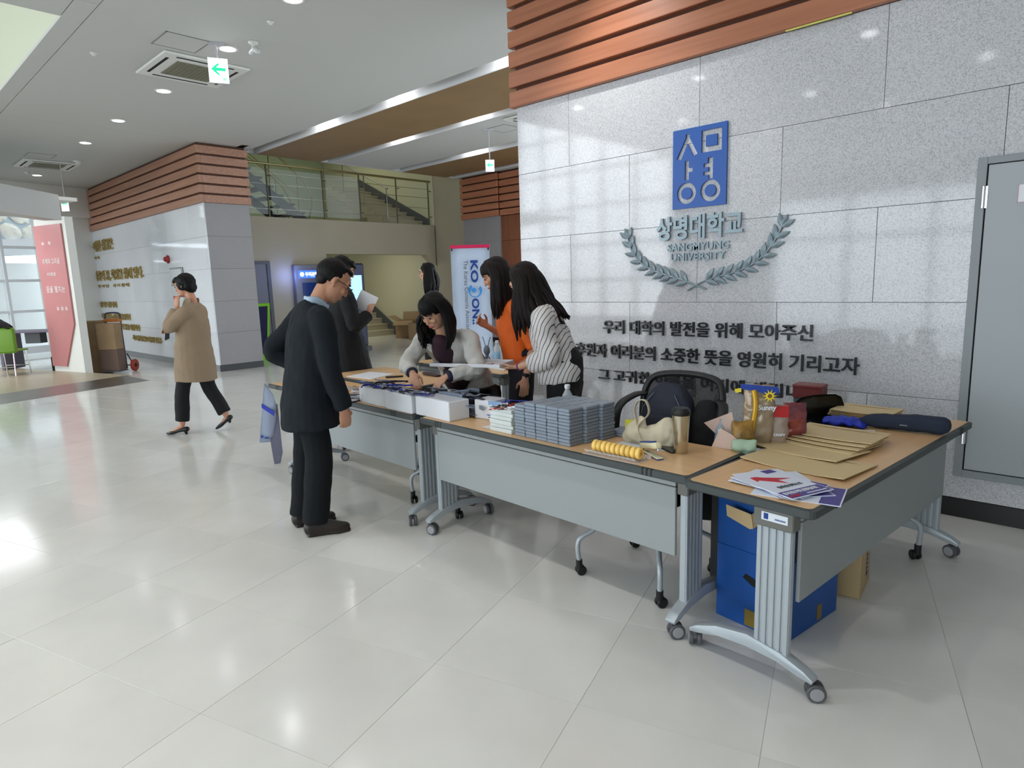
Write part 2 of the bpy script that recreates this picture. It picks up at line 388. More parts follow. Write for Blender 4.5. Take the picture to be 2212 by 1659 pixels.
bm = B(); box(bm, -19.9, -7.4, 5.6, 12.9, 7.4, 7.5); struct(obj('ceiling_gallery', bm, M_CEIL))
bm = B(); box(bm, -12.5, -12.38, 5.72, 12.9, 4.2, 7.4); struct(obj('wall_upstand', bm, M_YELLOW))
# stairs, lower flight (rises away from the hall) and the upper flight
M_STEP = mat('stone_step', (0.72, 0.69, 0.60), .45); M_STRING = mat('dark_stringer', (0.33, 0.34, 0.36), .5)
def flight(label, x0, z0, n, y0, y1, run=.29, rise=.165):
    t = thing('staircase', label, 'staircase', (x0, 0, z0))
    for k in range(n):
        bm = B(); box(bm, -(k + 1) * run, -k * run, y0, y1, max(0, (k - 1) * rise), (k + 1) * rise - .03); box(bm, -(k + 1) * run, -k * run + .02, y0, y1, (k + 1) * rise - .03, (k + 1) * rise, .004)
        obj('step', bm, M_STEP, t)
    bm = B(); L = n * run; h = n * rise
    prism(bm, [(.25, 0), (.25, .18), (-L, h + .33), (-L, h - .05), (-.1, 0)], 'y', y1 - .0, y1 + .03); obj('stringer', bm, M_STRING, t)
    bm = B(); tube(bm, [(0, y0, .95), (-L, y0, h + .95)], .022)
    for k in range(0, n + 1, 3): cyl(bm, (-k * run - .1, y0 + .03, k * rise), (-k * run - .1, y0 + .03, k * rise + .97), .014, n=8)
    obj('handrail', bm, M_STEEL, t); return t
flight('stone stairs going up behind the opening under the balcony', -16.1, 0.0, 11, 9.3, 11.73)
flight('upper stairs with dark sloping stringer behind the balcony railing', -14.45, 3.09, 9, 10.6, 11.73, .34, .15)
bm = B(); t = thing('steel_staircase', 'dark steel stairs with diagonal rails behind the left end of the railing', 'staircase', (-15.2, 6.1, 3.09))
for k in range(9): 
    bm = B(); box(bm, -.9, .2, k * .26, k * .26 + .28, 1.75 - k * .19, 1.79 - k * .19); obj('step', bm, M_STRING, t)
for sx in (-.9, .2):
    bm = B(); prism(bm, [(0, 1.62), (0, 1.84), (2.4, .12), (2.4, 0), (2.2, 0)], 'x', sx - .02, sx + .02); obj('stringer', bm, M_STRING, t)
for sx in (-.9, .2):
    bm = B(); tube(bm, [(sx, 0, 2.75), (sx, 2.4, 1.0), (sx, 2.42, .02)], .022)
    tube(bm, [(sx, 0, 2.3), (sx, 2.35, .55)], .014)
    for k in range(4): cyl(bm, (sx, .1 + k * .7, 1.72 - k * .51), (sx, .1 + k * .7, 2.72 - k * .51), .014, n=8)
    obj('handrail', bm, mat('brass_rail', (0.62, 0.58, 0.42), .35, .7), t)
# balcony railing
t = thing('balcony_railing', 'steel and glass railing along the balcony edge with wires', 'railing', (XB - .06, 5.75, 3.09))
bm = B(); cyl(bm, (0, 0, 1.16), (0, 5.98, 1.16), .028, n=12); obj('handrail', bm, mat('brass_rail', (0.62, 0.58, 0.42), .35, .7), t)
for y in (.05, 1.3, 2.68, 3.70, 4.83, 5.90):
    bm = B(); box(bm, -.015, .015, y - .014, y + .014, 0, 1.14, .003); cyl(bm, (0, y, .9), (.06, y + .07, .9), .012, n=8); cyl(bm, (0, y, .22), (.06, y + .07, .22), .012, n=8); obj('post', bm, mat('olive_post', (.40, .40, .33), .4, .3), t)
for z in (.18, .45, .72, .95):
    bm = B(); cyl(bm, (.0, 0, z), (.0, 5.95, z), .006, n=6); obj('rail_wire', bm, M_STEEL, t)
for y0, y1 in ((.1, 1.25), (1.35, 2.63), (2.73, 3.65)):
    bm = B(); box(bm, .045, .053, y0, y1, .06, 1.05); obj('glass_panel', bm, M_GLASS, t)
# arched window in the landing wall
t = struct(thing('window_9', 'x', 'x', (-19.58, 7.75, 4.3))); del t['category']; del t['label']
bm = B(); arch = [(-.55, 0), (.55, 0), (.55, 1.1)] + [(.55 * math.cos(a), 1.1 + .55 * math.sin(a)) for a in [PI * k / 12 for k in range(1, 12)]] + [(-.55, 1.1)]
prism(bm, arch, 'x', 0, .02); obj('pane', bm, mat('daylit_pane', (0.8, 0.9, 1), .3, emit=((.8, .92, 1), 1.4)), t)
bm = B()
for y in (-.55, -.18, .18, .5): box(bm, .02, .06, y, y + .06, 0, 1.4)
for z in (0, .55, 1.1): box(bm, .02, .06, -.55, .55, z, z + .05)
obj('window_frame', bm, M_STRING, t)
# ------------------------------------------------------------------ ceiling
bm = B()
box(bm, -21.5, 5.2, 2.0, 5.72, ZC + .03, ZC + .2); box(bm, -12.5, 5.2, 5.72, 12.9, ZC + .22, ZC + .4); box(bm, -7.4, 5.2, -9.2, 2.0, ZC + .03, ZC + .2)
ceiling = struct(obj('ceiling', bm, M_DARK))
def cpanel(x0, x1, y0, y1, m=M_CEIL, z=ZC, h=.03, name='ceiling_panel'):
    bm = B(); box(bm, x0, x1, y0, y1, z, z + h); return obj(name, bm, m, ceiling)
cpanel(-12.0, 5.2, 2.06, 5.84); cpanel(-21.5, -12.008, 2.06, 5.84); cpanel(-21.5, -7.0, 1.87, 2.052); cpanel(-6.992, 5.2, -9.2, 2.052); cpanel(-7.5, -6.992, -9.2, 1.862)
cpanel(-12.46, 5.2, 6.06, 7.45, M_BROWN, ZC - .02); cpanel(-12.46, 5.2, 7.67, 9.31); cpanel(-12.46, 5.2, 9.55, 10.93, M_BROWN, ZC - .02); cpanel(-12.46, 5.2, 11.15, 12.9)
M_SLOT = mat('slot_white', (0.8, 0.8, 0.8), .5)
for y0, y1 in ((5.84, 6.04), (7.45, 7.65), (9.31, 9.53), (10.93, 11.13)):
    bm = B(); box(bm, -12.46, 5.2, y0 - .012, y0, ZC + .001, ZC + .21); box(bm, -12.46, 5.2, y1, y1 + .018, ZC - .028, ZC + .21); box(bm, -12.46, 5.2, y0, y1, ZC + .2, ZC + .215)
    obj('light_slot', bm, M_SLOT, ceiling)
bm = B(); box(bm, -12.52, -12.46, 5.86, 12.9, ZC - .005, ZC + .3); obj('ceiling_edge_trim', bm, M_CEIL, ceiling)
# atrium recess above the entrance side
bm = B(); box(bm, -24, -7.5, 1.875, 1.975, ZC + .012, 8.2); struct(obj('wall_atrium', bm, mat('atrium_plaster', (0.80, 0.81, 0.72), .7)))
bm = B(); box(bm, -7.495, -7.4, -9.2, 1.87, ZC + .012, 8.2); struct(obj('wall_atrium_side', bm, M_WHITEW))
bm = B(); box(bm, -24, -7.4, -9.2, 2.0, 8.2, 8.3); struct(obj('ceiling_atrium', bm, M_CEIL))
# slot lamps
LS = [(x, 5.94) for x in (-5.59, -7.81, -9.84)] + [(x, 7.55) for x in (-5.9, -7.92, -9.92)] + [(x, 9.42) for x in (-7.95, -9.93)] + [(-9.3, 11.03), (-7.4, 11.03)]
for i, (x, y) in enumerate(LS):
    bm = B(); lathe(bm, [(.048, 0), (.052, .03), (.03, .06), (.03, .075)], 16); o = obj('slot_lamp', bm, M_LED, None, True, (x, y, ZC + .11))
    tag(o, f'small bright slot lamp, {("nearest", "second", "third", "farthest")[0 if y < 6 else 1 if y < 8 else 2 if y < 10 else 3]} ceiling slot, {("closest to the granite wall", "in the middle of its slot", "farthest from the granite wall")[0 if x > -7.6 else 1 if x > -9 else 2]}', 'ceiling lamp', 'slot lamps in the hall ceiling')
    l = bpy.data.lights.new('slot_glow', 'POINT'); l.energy = 7.5; l.shadow_soft_size = .04; l.color = (.95, .97, 1)
    lo = bpy.data.objects.new('slot_glow', l); COL.objects.link(lo); lo.location = (x, y - .03, ZC + .05)
# ------------------------------------------------------------------ ceiling fittings
def downlight(x, y, label):
    t = thing('downlight', label, 'ceiling lamp', (x, y, ZC), 0, 'round downlights in the ceiling')
    bm = B(); lathe(bm, [(.082, .002), (.108, -.002), (.11, -.006), (.102, -.010), (.084, -.010), (.08, -.004)], 28); obj('rim', bm, M_WPLASTIC, t, True)
    bm = B(); lathe(bm, [(.0801, -.006), (.065, -.012), (.001, -.016)], 24); obj('diffuser', bm, M_LED, t, True)
DL = ['round downlight above the leaning women', 'round downlight above the nearer tables', 'round downlight nearest the top edge over the man', 'round downlight beside the green arrow sign', 'round downlight just below the square air conditioner',
      'third round downlight counted away from the arrow sign', 'fourth round downlight counted away from the arrow sign', 'round downlight beside the far air conditioner near the entrance']
for (x, y), s in zip(DOWN, DL): downlight(x, y, s)
for x, y in DOWN2: downlight(x, y, 'round downlight over the open floor behind the viewer')
def ac_unit(x, y, label, rz=0):
    t = thing('air_conditioner', label, 'air conditioner', (x, y, ZC), rz, 'square ceiling air conditioners')
    bm = B(); box(bm, -.48, .48, -.48, .48, -.03, -.001, .012); obj('frame', bm, M_WPLASTIC, t)
    bm = B(); loop = [(.39 * sx, .39 * sy) for sx, sy in ((-1, -1), (1, -1), (1, 1), (-1, 1))]
    for k in range(4):
        a, b = V((*loop[k], -.032)), V((*loop[(k + 1) % 4], -.032)); d = (b - a).normalized(); a += d * .07; b -= d * .07; nrm = V((-d.y, d.x, 0)) * .016
        q = [bm.verts.new(p + V((0, 0, dz))) for dz in (0, .006) for p in (a - nrm, b - nrm, b + nrm, a + nrm)]
        bm.faces.new(q[:4]); bm.faces.new(q[4:][::-1])
        for i in range(4): bm.faces.new((q[i], q[4 + i], q[4 + (i + 1) % 4], q[(i + 1) % 4]))
    obj('air_slot', bm, M_DARK, t)
    bm = B(); box(bm, -.27, .27, -.27, .27, -.038, -.03, .003)
    for k in range(11): box(bm, -.25, .25, -.25 + k * .047, -.235 + k * .047, -.043, -.037)
    obj('grille', bm, M_GRILLE, t)
ac_unit(-8.25, 3.34, 'square air conditioner behind the green arrow sign, over the lobby')
ac_unit(-15.9, 3.38, 'small looking square air conditioner near the entrance end of the ceiling')
ac_unit(-7.05, 8.35, 'square air conditioner between the brown ceiling strips')
def hatch(x, y, w, d, label):
    t = thing('ceiling_hatch', label, 'hatch', (x, y, ZC))
    bm = B()
    for a in ((-w, w, -d, -d + .012), (-w, w, d - .012, d), (-w, -w + .012, -d, d), (w - .012, w, -d, d)): box(bm, a[0], a[1], a[2], a[3], -.005, -.0005)
    obj('hatch_frame', bm, mat('hatch_grey', (.52, .52, .50), .5), t)
    bm = B(); box(bm, -w + .014, w - .014, -d + .014, d - .014, -.004, -.0005, .001); obj('hatch_panel', bm, M_CEIL, t)
hatch(-7.46, 2.93, .225, .225, 'square ceiling hatch beside the first air conditioner'); hatch(-8.0, 8.4, .22, .22, 'square ceiling hatch between the brown ceiling strips'); hatch(-15.0, 3.1, .22, .22, 'square ceiling hatch by the far air conditioner')
def head_disc(x, y, r, label, cat, name, h=.035):
    bm = B(); lathe(bm, [(r, 0), (r, -h * .3), (r * .55, -h * .55), (r * .5, -h), (r * .1, -h * 1.1)], 18); tag(obj(name, bm, M_WPLASTIC, None, True, (x, y, ZC - .0005)), label, cat)
head_disc(-6.33, 3.36, .035, 'tiny ceiling sprinkler nearest the top edge', 'sprinkler', 'sprinkler', .03)
head_disc(-8.38, 2.35, .035, 'tiny ceiling sprinkler alone on the plain ceiling by the atrium edge', 'sprinkler', 'sprinkler', .03)
head_disc(-17.1, 3.25, .06, 'ceiling sprinkler by the far entrance downlight', 'sprinkler', 'sprinkler', .05)
t = thing('ceiling_camera', 'small white camera hanging beside the bright downlight', 'camera', (-6.95, 3.47, ZC))
bm = B(); lathe(bm, [(.05, 0), (.05, -.02), (.02, -.03), (.02, -.07)], 16); obj('mount', bm, M_WPLASTIC, t, True)
bm = B(); loft(bm, [(-.07, 0, -.10), (.02, 0, -.085), (.09, 0, -.12)], [.022, .03, .028]); obj('camera_body', bm, mat('pale_plastic', (.8, .8, .8), .25), t, True)
head_disc(-15.2, 3.75, .09, 'round smoke detector by the far air conditioner', 'smoke detector', 'smoke_detector', .05)
# exit arrow signs
M_SIGN = mat('sign_white', (1, 1, 1), .4, emit=((.86, .95, 1), 2.3)); M_SGREEN = mat('sign_green', (0.1, .75, .5), .4, emit=((.02, .62, .30), 1.2)); M_SFR = mat('sign_frame', (.75, .75, .77), .4)
def arrow_sign(loc, aim, w, h, label, both=False):
    d = V(aim) - V(loc); rz = math.atan2(d.y, d.x) + PI / 2
    t = thing('exit_sign', label, 'sign', loc, rz)
    bm = B(); box(bm, -w / 2, w / 2, -.018, .018, -h, 0, .006); obj('sign_body', bm, M_SFR, t)
    bm = B(); box(bm, -w / 2 + .004, w / 2 - .004, -.0205, -.018, -h + .004, -.004); obj('sign_face', bm, M_SIGN, t)
    a = w * .36; c = -h * .45
    bm = B(); prism(bm, [(-a, c), (-a * .1, c + a * .8), (a * .25, c + a * .8), (-a * .3, c + a * .22), (a, c + a * .22), (a, c - a * .22), (-a * .3, c - a * .22), (a * .25, c - a * .8), (-a * .1, c - a * .8)], 'y', -.022, -.0206); obj('arrow', bm, M_SGREEN, t)
    bm = B(); x = w * .28; z = -h * .85
    for q in ((x - .02, x - .014, z - .02, z + .02), (x + .014, x + .02, z - .02, z + .02), (x - .02, x + .02, z + .014, z + .02), (x - .006, x + .006, z - .01, z + .012)): box(bm, q[0], q[1], -.022, -.0206, q[2], q[3])
    obj('pictogram', bm, M_SGREEN, t)
    bm = B(); cyl(bm, (0, 0, 0), (0, 0, ZC - loc[2]), .008, n=8); box(bm, -.08, .08, -.03, .03, ZC - loc[2] - .02, ZC - loc[2] - .001); obj('hanger', bm, M_SFR, t)
arrow_sign((-7.24, 3.20, 3.955), (0, 0, 3.9), .20, .255, 'large looking lit arrow sign hanging beside the first air conditioner')
arrow_sign((-8.2, 8.22, 3.60), (0, 0, 3.6), .155, .20, 'lit arrow sign hanging below the second brown ceiling strip')
arrow_sign((-15.6, 3.53, 3.44), (-8, -3.5, 3.4), .15, .27, 'lit sign seen nearly edge-on at the entrance end of the planked wall')
# ------------------------------------------------------------------ entrance platform, column, glazing
def uvbox(bm, u0, u1, v0, v1, z0, z1, bev=0.0): return box(bm, u0, u1, v0, v1, z0, z1, bev, Matrix.Rotation(PHI, 4, 'Z'))
bm = B(); uvbox(bm, -22.0, -11.08, -3.0, 6.95, 0.0, 0.08); struct(obj('platform', bm, M_PLAT))
bm = B(); mt = Matrix.Rotation(PHI, 4, 'Z'); r = []
for u, v, z in ((-10.6, -3, 0.001), (-11.08, -3, .085), (-11.08, 6.86, .085), (-10.6, 6.97, .001), (-11.08, -3, .0), (-11.08, 6.97, 0.0)): r.append(bm.verts.new(mt @ V((u, v, z))))
bm.faces.new((r[0], r[3], r[2], r[1])); bm.faces.new((r[3], r[5], r[2])); bm.faces.new((r[0], r[1], r[4])); bm.faces.new((r[1], r[2], r[5], r[4])); bm.faces.new((r[0], r[4], r[5], r[3]))
struct(obj('trim_1', bm, M_STEEL))
bm = B(); uvbox(bm, -13.37, -12.39, 6.93, 7.07, 0.0, 2.90); column = struct(obj('column_entrance', bm, M_WHITEW))
bm = B(); uvbox(bm, -13.40, -13.372, 6.90, 7.0, .08, .35); obj('corner_guard', bm, M_DARK, column)
def uvp(u, v, z): return mt @ V((u, v, z))
bm = B(); pl = [(-13.36, .18), (-12.91, .18), (-12.49, .98), (-12.49, 2.78), (-13.36, 2.78)]
a = [bm.verts.new(uvp(u, 6.90, z)) for u, z in pl]; b = [bm.verts.new(uvp(u, 6.929, z)) for u, z in pl]; bm.faces.new(a); bm.faces.new(b[::-1])
for i in range(5): bm.faces.new((a[i], b[i], b[(i + 1) % 5], a[(i + 1) % 5]))
t = tag(obj('wall_panel', bm, mat('dusty_red_panel', (0.74, 0.48, 0.48), .3, noise_s=1.2, noise_a=.05)), 'dusty red cut-cornered panel with pale writing on the entrance column', 'panel')
M_PALE = mat('pale_lettering', (0.88, 0.82, 0.82), .5)
for i, (s, u, z, w, h) in enumerate((('*  *', -13.15, 2.42, .3, .07), ('지혜와 그리움', -13.2, 2.08, .55, .10), ('미래로', -13.1, 1.86, .28, .07), ('꿈을 펼치는', -13.2, 1.56, .6, .12), ('* * *', -12.95, 1.22, .35, .09))):
    m = text_fit(s, w, h, .002, .01); o = obj('lettering', m, M_PALE, t); o.matrix_world = Matrix.Rotation(PHI, 4, 'Z') @ Matrix.Translation((u, 6.897, z)) @ Matrix.Rotation(PI / 2, 4, 'X')
# low fascia over the vestibule
A_ = V((-11.6, 1.2, 0)); B_ = V((-13.32, 2.93, 0)); d = (B_ - A_).normalized(); nrm = V((-d.y, d.x, 0))
ang = math.atan2(d.y, d.x); bm = B(); box(bm, -3.0, (B_ - A_).length, 0.0, .30, 2.78, 3.20, 0, Matrix.Translation(A_) @ Matrix.Rotation(ang, 4, 'Z'))
struct(obj('beam_entrance', bm, mat('fascia_paint', (.76, .76, .75), .6)))
bm = B(); uvbox(bm, -17.0, -12.39, -2, 7.2, 3.18, 3.24); struct(obj('ceiling_vestibule', bm, M_WHITEW))
# glazing wall
w1 = struct(thing('window_1', 'x', 'x', (0, 0, 0), PHI)); del w1['label']; del w1['category']
vs = [8.88 - .83 * k for k in range(13)]
for v in vs:
    bm = B(); box(bm, -17.06, -16.94, v - .03, v + .03, 0, 3.4, .004); obj('mullion', bm, M_FRAME, w1)
for z, h in ((.17, .16), (1.13, .06), (1.84, .06), (2.6, .06), (3.32, .08)):
    bm = B(); box(bm, -17.05, -16.95, vs[-1], 8.88, z, z + h, .004); obj('transom', bm, M_FRAME, w1)
for k in range(12):
    bm = B(); box(bm, -17.008, -16.998, vs[k + 1] + .03, vs[k] - .03, .33, 3.32); obj('pane', bm, M_GLASS, w1)
bm = B(); uvbox(bm, -17.3, -17.05, 8.9, 12, 0, 3.4); struct(obj('wall_entrance', bm, M_WHITEW))
bm = B(); uvbox(bm, -17.2, -16.9, -3, 12, 3.4, 8.2); struct(obj('wall_entrance_upper', bm, M_WHITEW))
# outside: paving, retaining wall of rough stones and white ramp walls
bm = B(); uvbox(bm, -34, -17.1, -4, 16, -.1, .02); struct(obj('pavement_outside', bm, mat('outside_paving', (.93, .94, .94), .6)))
bm = B(); uvbox(bm, -23.0, -22.4, 0, 15, 3.15, 6.6); rw = struct(obj('wall_outside', bm, mat('mortar_outside', (.60, .66, .70), .8)))
M_ROCK = mat('rough_stone', (.80, .78, .74), .8, noise_s=5, noise_a=.1, vary=.12)
rnd = random.Random(3)
for i in range(13):
    for j in range(6):
        bm = B(); ell(bm, (0, 0, 0), (.12, .33, .24), u=8, v=6); 
        for v_ in bm.verts: v_.co *= 1 + rnd.uniform(-.12, .12)
        o = obj('stone', bm, M_ROCK, rw); o.location = uvp(-22.4, 7.2 + i * .62 + (j % 2) * .3, 3.45 + j * .5); o.rotation_euler = (rnd.uniform(-.5, .5), 0, PHI)
bm = B()
prism(bm, [(2, 2.55), (15, 3.5), (15, 3.0), (2, 2.1)], 'x', -22.2, -21.9); bmesh.ops.transform(bm, matrix=mt, verts=bm.verts[:]); struct(obj('kerb_outside', bm, M_FRAME))
bm = B(); uvbox(bm, -22.3, -22.1, 0, 15, 0.0, 2.5); struct(obj('wall_ramp', bm, mat('white_concrete', (.95, .96, .96), .7)))
# ------------------------------------------------------------------ shell behind and beside the viewer
bm = B(); box(bm, 5.2, 5.4, -9.2, 5.1, 0, ZC); struct(obj('wall_right', bm, M_WHITEW))
bm = B(); box(bm, -24, -18.2, -9.3, -9.1, 0, 8.2); box(bm, -10.4, -7.2, -9.3, -9.1, 0, 8.2); box(bm, 4.2, 5.4, -9.3, -9.1, 0, ZC + .2); box(bm, -7.4, 5.4, -9.3, -9.1, 3.4, ZC + .2)
box(bm, -18.2, -10.4, -9.3, -9.1, 7.4, 8.2); struct(obj('wall_front', bm, M_WHITEW))
w2 = struct(thing('window_2', 'x', 'x')); del w2['label']; del w2['category']
for x in [-18.2 + 1.3 * k for k in range(7)]:
    bm = B(); box(bm, x - .05, x + .05, -9.25, -9.12, 0, 7.4); obj('mullion', bm, M_FRAME, w2)
for z in (0.1, 1.4, 2.6, 3.9, 5.1, 6.3, 7.35):
    bm = B(); box(bm, -18.2, -10.4, -9.24, -9.13, z, z + .09); obj('transom', bm, M_FRAME, w2)
w3 = struct(thing('window_3', 'x', 'x')); del w3['label']; del w3['category']
for x in [-7.2 + 1.9 * k for k in range(7)]:
    bm = B(); box(bm, x - .05, x + .05, -9.25, -9.12, 0, 3.4); obj('mullion', bm, M_FRAME, w3)
bm = B(); box(bm, -7.2, 4.2, -9.24, -9.13, 2.3, 2.4); obj('transom', bm, M_FRAME, w3)
# ------------------------------------------------------------------ service door in the granite wall
d1 = struct(thing('door_1', 'x', 'x')); del d1['label']; del d1['category']
bm = B(); box(bm, -.657, -.612, YW - .018, YW + .01, .263, 2.119, .002); box(bm, .46, .505, YW - .018, YW + .01, .263, 2.119, .002); box(bm, -.612, .46, YW - .018, YW + .01, 2.080, 2.119, .002); box(bm, -.612, .46, YW - .018, YW + .01, .263, .307, .002)
obj('door_frame', bm, M_DFRAME, d1)
bm = B(); box(bm, -.612, .46, YW - .006, YW + .01, .307, 2.080); obj('shadow_gap', bm, M_DARK, d1)
bm = B(); box(bm, -.604, .452, YW - .022, YW - .006, .314, 2.074, .002); obj('door_leaf', bm, M_DOOR, d1)
for z in (1.84, .47):
    bm = B(); cyl(bm, (-.618, YW - .028, z), (-.618, YW - .028, z + .12), .009, n=12); box(bm, -.612, -.60, YW - .026, YW - .02, z, z + .12); obj('hinge', bm, M_CHROME, d1)
bm = B(); box(bm, .36, .40, YW - .05, YW - .022, 1.0, 1.12, .005); obj('door_handle', bm, M_CHROME, d1)
t = thing('door_sign', 'small white framed sign on the grey service door', 'sign', (-.465, YW - .0245, 1.855))
bm = B(); box(bm, 0, .22, -.002, 0.002, 0, .098, .001); obj('plate', bm, mat('sign_paper', (.90, .90, .92), .4), t)
M_REDP = mat('red_print', (.78, .15, .22), .5)
bm = B(); 
for q in ((0, .22, 0, .003), (0, .22, .095, .098), (0, .003, 0, .098)): box(bm, q[0], q[1], -.0035, -.002, q[2], q[3])
obj('border', bm, mat('pale_red_border', (.8, .6, .62), .5), t)
m = text_fit('출입금지', .15, .045, .0006, .01); o = obj('lettering', m, M_REDP, t); o.location = (.045, -.003, .028); o.rotation_euler = (PI / 2, 0, 0)
# ------------------------------------------------------------------ emblem and lettering on the granite wall
M_BLUE = mat('emblem_blue', (0.13, 0.33, 0.64), .4); M_SILV = mat('grey_metal_letter', (0.52, 0.58, 0.61), .35, .3); M_BLK = mat('black_letter', (0.10, 0.10, 0.11), .35)
def curve_plate(polys, depth):
    c = bpy.data.curves.new('t', 'CURVE'); c.dimensions = '2D'; c.fill_mode = 'BOTH'; c.extrude = depth / 2
    for p in polys:
        s = c.splines.new('POLY'); s.points.add(len(p) - 1); s.use_cyclic_u = True
        for q, (x, y) in zip(s.points, p): q.co = (x, y, 0, 1)
    o = bpy.data.objects.new('t', c); COL.objects.link(o); dg = bpy.context.evaluated_depsgraph_get(); dg.update()
    m = bpy.data.meshes.new_from_object(o.evaluated_get(dg)); bpy.data.objects.remove(o); bpy.data.curves.remove(c); return m
def circ(x, y, r, n=28): return [(x + r * math.cos(2 * PI * k / n), y + r * math.sin(2 * PI * k / n)) for k in range(n)]
# plate 0.43 x 0.575 m; glyph openings in plate coordinates
E = [[(0, 0), (.43, 0), (.43, .575), (0, .575)]]
E.append([(.105, .535), (.137, .535), (.137, .508), (.203, .385), (.167, .372), (.120, .468), (.068, .358), (.030, .368), (.105, .512)])         # siot
E.append([(.232, .540), (.390, .540), (.390, .385), (.232, .385)])                                                                                # mieum
E.append([(.100, .345), (.133, .345), (.133, .292), (.165, .292), (.165, .262), (.133, .262), (.133, .205), (.100, .205)])                        # a
E.append([(.285, .345), (.325, .345), (.325, .195), (.290, .195), (.290, .222), (.252, .222), (.252, .248), (.290, .248), (.290, .278), (.252, .278), (.252, .306), (.285, .306)])  # yeo
for cx in (.115, .307): E.append(circ(cx, .110, .078))
t = thing('wall_emblem', 'blue rectangular emblem board with cut-out characters on the granite wall', 'emblem', (-2.577, YW - .003, 2.018))
o = obj('board', curve_plate(E, .016), M_BLUE, t); o.rotation_euler = (PI / 2, 0, 0); o.location = (0, -.008, 0)
m = curve_plate([[(.267, .502), (.354, .502), (.354, .424), (.267, .424)]], .016); o = obj('centre_piece', m, M_BLUE, t); o.rotation_euler = (PI / 2, 0, 0); o.location = (0, -.008, 0)
for cx in (.115, .307):
    m = curve_plate([circ(cx, .110, .044)], .016); o = obj('centre_piece', m, M_BLUE, t); o.rotation_euler = (PI / 2, 0, 0); o.location = (0, -.008, 0)
def wall_text(s, x0, x1, z, h, m, label, name, depth=.02, off=.018, y=YW, stand=.004, rot=None, boxes=None):
    """one letter = one part; blanks keep their width"""
    t = thing(name, label, 'lettering', (x0, y - stand, z)); full = text_mesh(s, 1.0, .5, off); X0, X1, Y0, Y1 = mbounds(full); bpy.data.meshes.remove(full)
    c = bpy.data.curves.new('t', 'FONT'); c.size = 1; tot = 0; adv = []
    k = (x1 - x0) / (X1 - X0); kz = h / (Y1 - Y0)
    for i, ch in enumerate(s):
        if ch == ' ': continue
        a = text_mesh(s[:i + 1], 1.0, .5, off); bx = mbounds(a)[1]; bpy.data.meshes.remove(a)
        g = text_mesh(ch, 1.0, .5, off); gx0, gx1, gy0, gy1 = mbounds(g)
        for v in g.vertices: v.co = V(((v.co.x - gx1 + bx - X0) * k, -(v.co.z + .5) * depth, (v.co.y - Y0) * kz))
        obj('letter', g, m, t)
    return t
wall_text('상명대학교', -2.715, -2.015, 1.787, .182, M_SILV, 'large grey Korean lettering under the blue emblem board', 'wall_lettering', .022, .028)
wall_text('SANGMYUNG', -2.622, -2.118, 1.702, .058, M_SILV, 'grey capitals directly above the lower line of capitals inside the wreath', 'wall_lettering', .012, .018)
wall_text('UNIVERSITY', -2.592, -2.142, 1.628, .057, M_SILV, 'lower line of grey capitals inside the laurel wreath', 'wall_lettering', .012, .018)
wall_text('우리 대학의 발전을 위해 모아주신', -3.238, -1.508, 1.045, .115, M_BLK, 'first line of black Korean lettering on the granite below the wreath', 'wall_inscription', .018, .012)
wall_text('후원자 여러분의 소중한 뜻을 영원히 기리고자', -3.540, -1.208, .835, .118, M_BLK, 'middle line of black Korean lettering on the granite wall', 'wall_inscription', .018, .012)
wall_text('그 고귀한 이름을 여기에 새깁니다', -3.291, -1.44, .632, .105, M_BLK, 'lowest line of black Korean lettering partly behind the mesh chair', 'wall_inscription', .018, .012)
# laurel wreath
t = thing('laurel_wreath', 'grey metal laurel wreath around the capitals on the granite wall', 'emblem', (-2.372, YW - .004, 1.40))
def leaf(bm, x, z, ang, L, w, y0=-.006):
    P = []
    for f, g in ((0, .08), (.15, .62), (.38, 1), (.62, .85), (.85, .42), (1, .03)): P.append((f * L, g * w / 2))
    out = [(a, b) for a, b in P] + [(a, -b) for a, b in P[::-1]]; ca, sa = math.cos(ang), math.sin(ang)
    q = [(x + a * ca - b * sa, z + a * sa + b * ca) for a, b in out]
    f = [bm.verts.new((a, y0 - .012, b)) for a, b in q]; g = [bm.verts.new((a, y0, b)) for a, b in q]; n = len(q)
    ctr = bm.verts.new((x + .45 * L * ca, y0 - .02, z + .45 * L * sa))
    for i in range(n): bm.faces.new((f[i], f[(i + 1) % n], ctr)); bm.faces.new((f[i], g[i], g[(i + 1) % n], f[(i + 1) % n]))
    bm.faces.new(g)
WL = [(-2.297, 1.41), (-2.39, 1.445), (-2.486, 1.48), (-2.617, 1.518), (-2.73, 1.555), (-2.799, 1.588), (-2.858, 1.625), (-2.905, 1.672), (-2.947, 1.725), (-2.971, 1.786), (-2.989, 1.84)]
WR = [(-2.442, 1.403), (-2.369, 1.444), (-2.278, 1.48), (-2.169, 1.505), (-2.054, 1.534), (-1.952, 1.575), (-1.89, 1.616), (-1.838, 1.666), (-1.796, 1.724), (-1.764, 1.781), (-1.736, 1.84)]
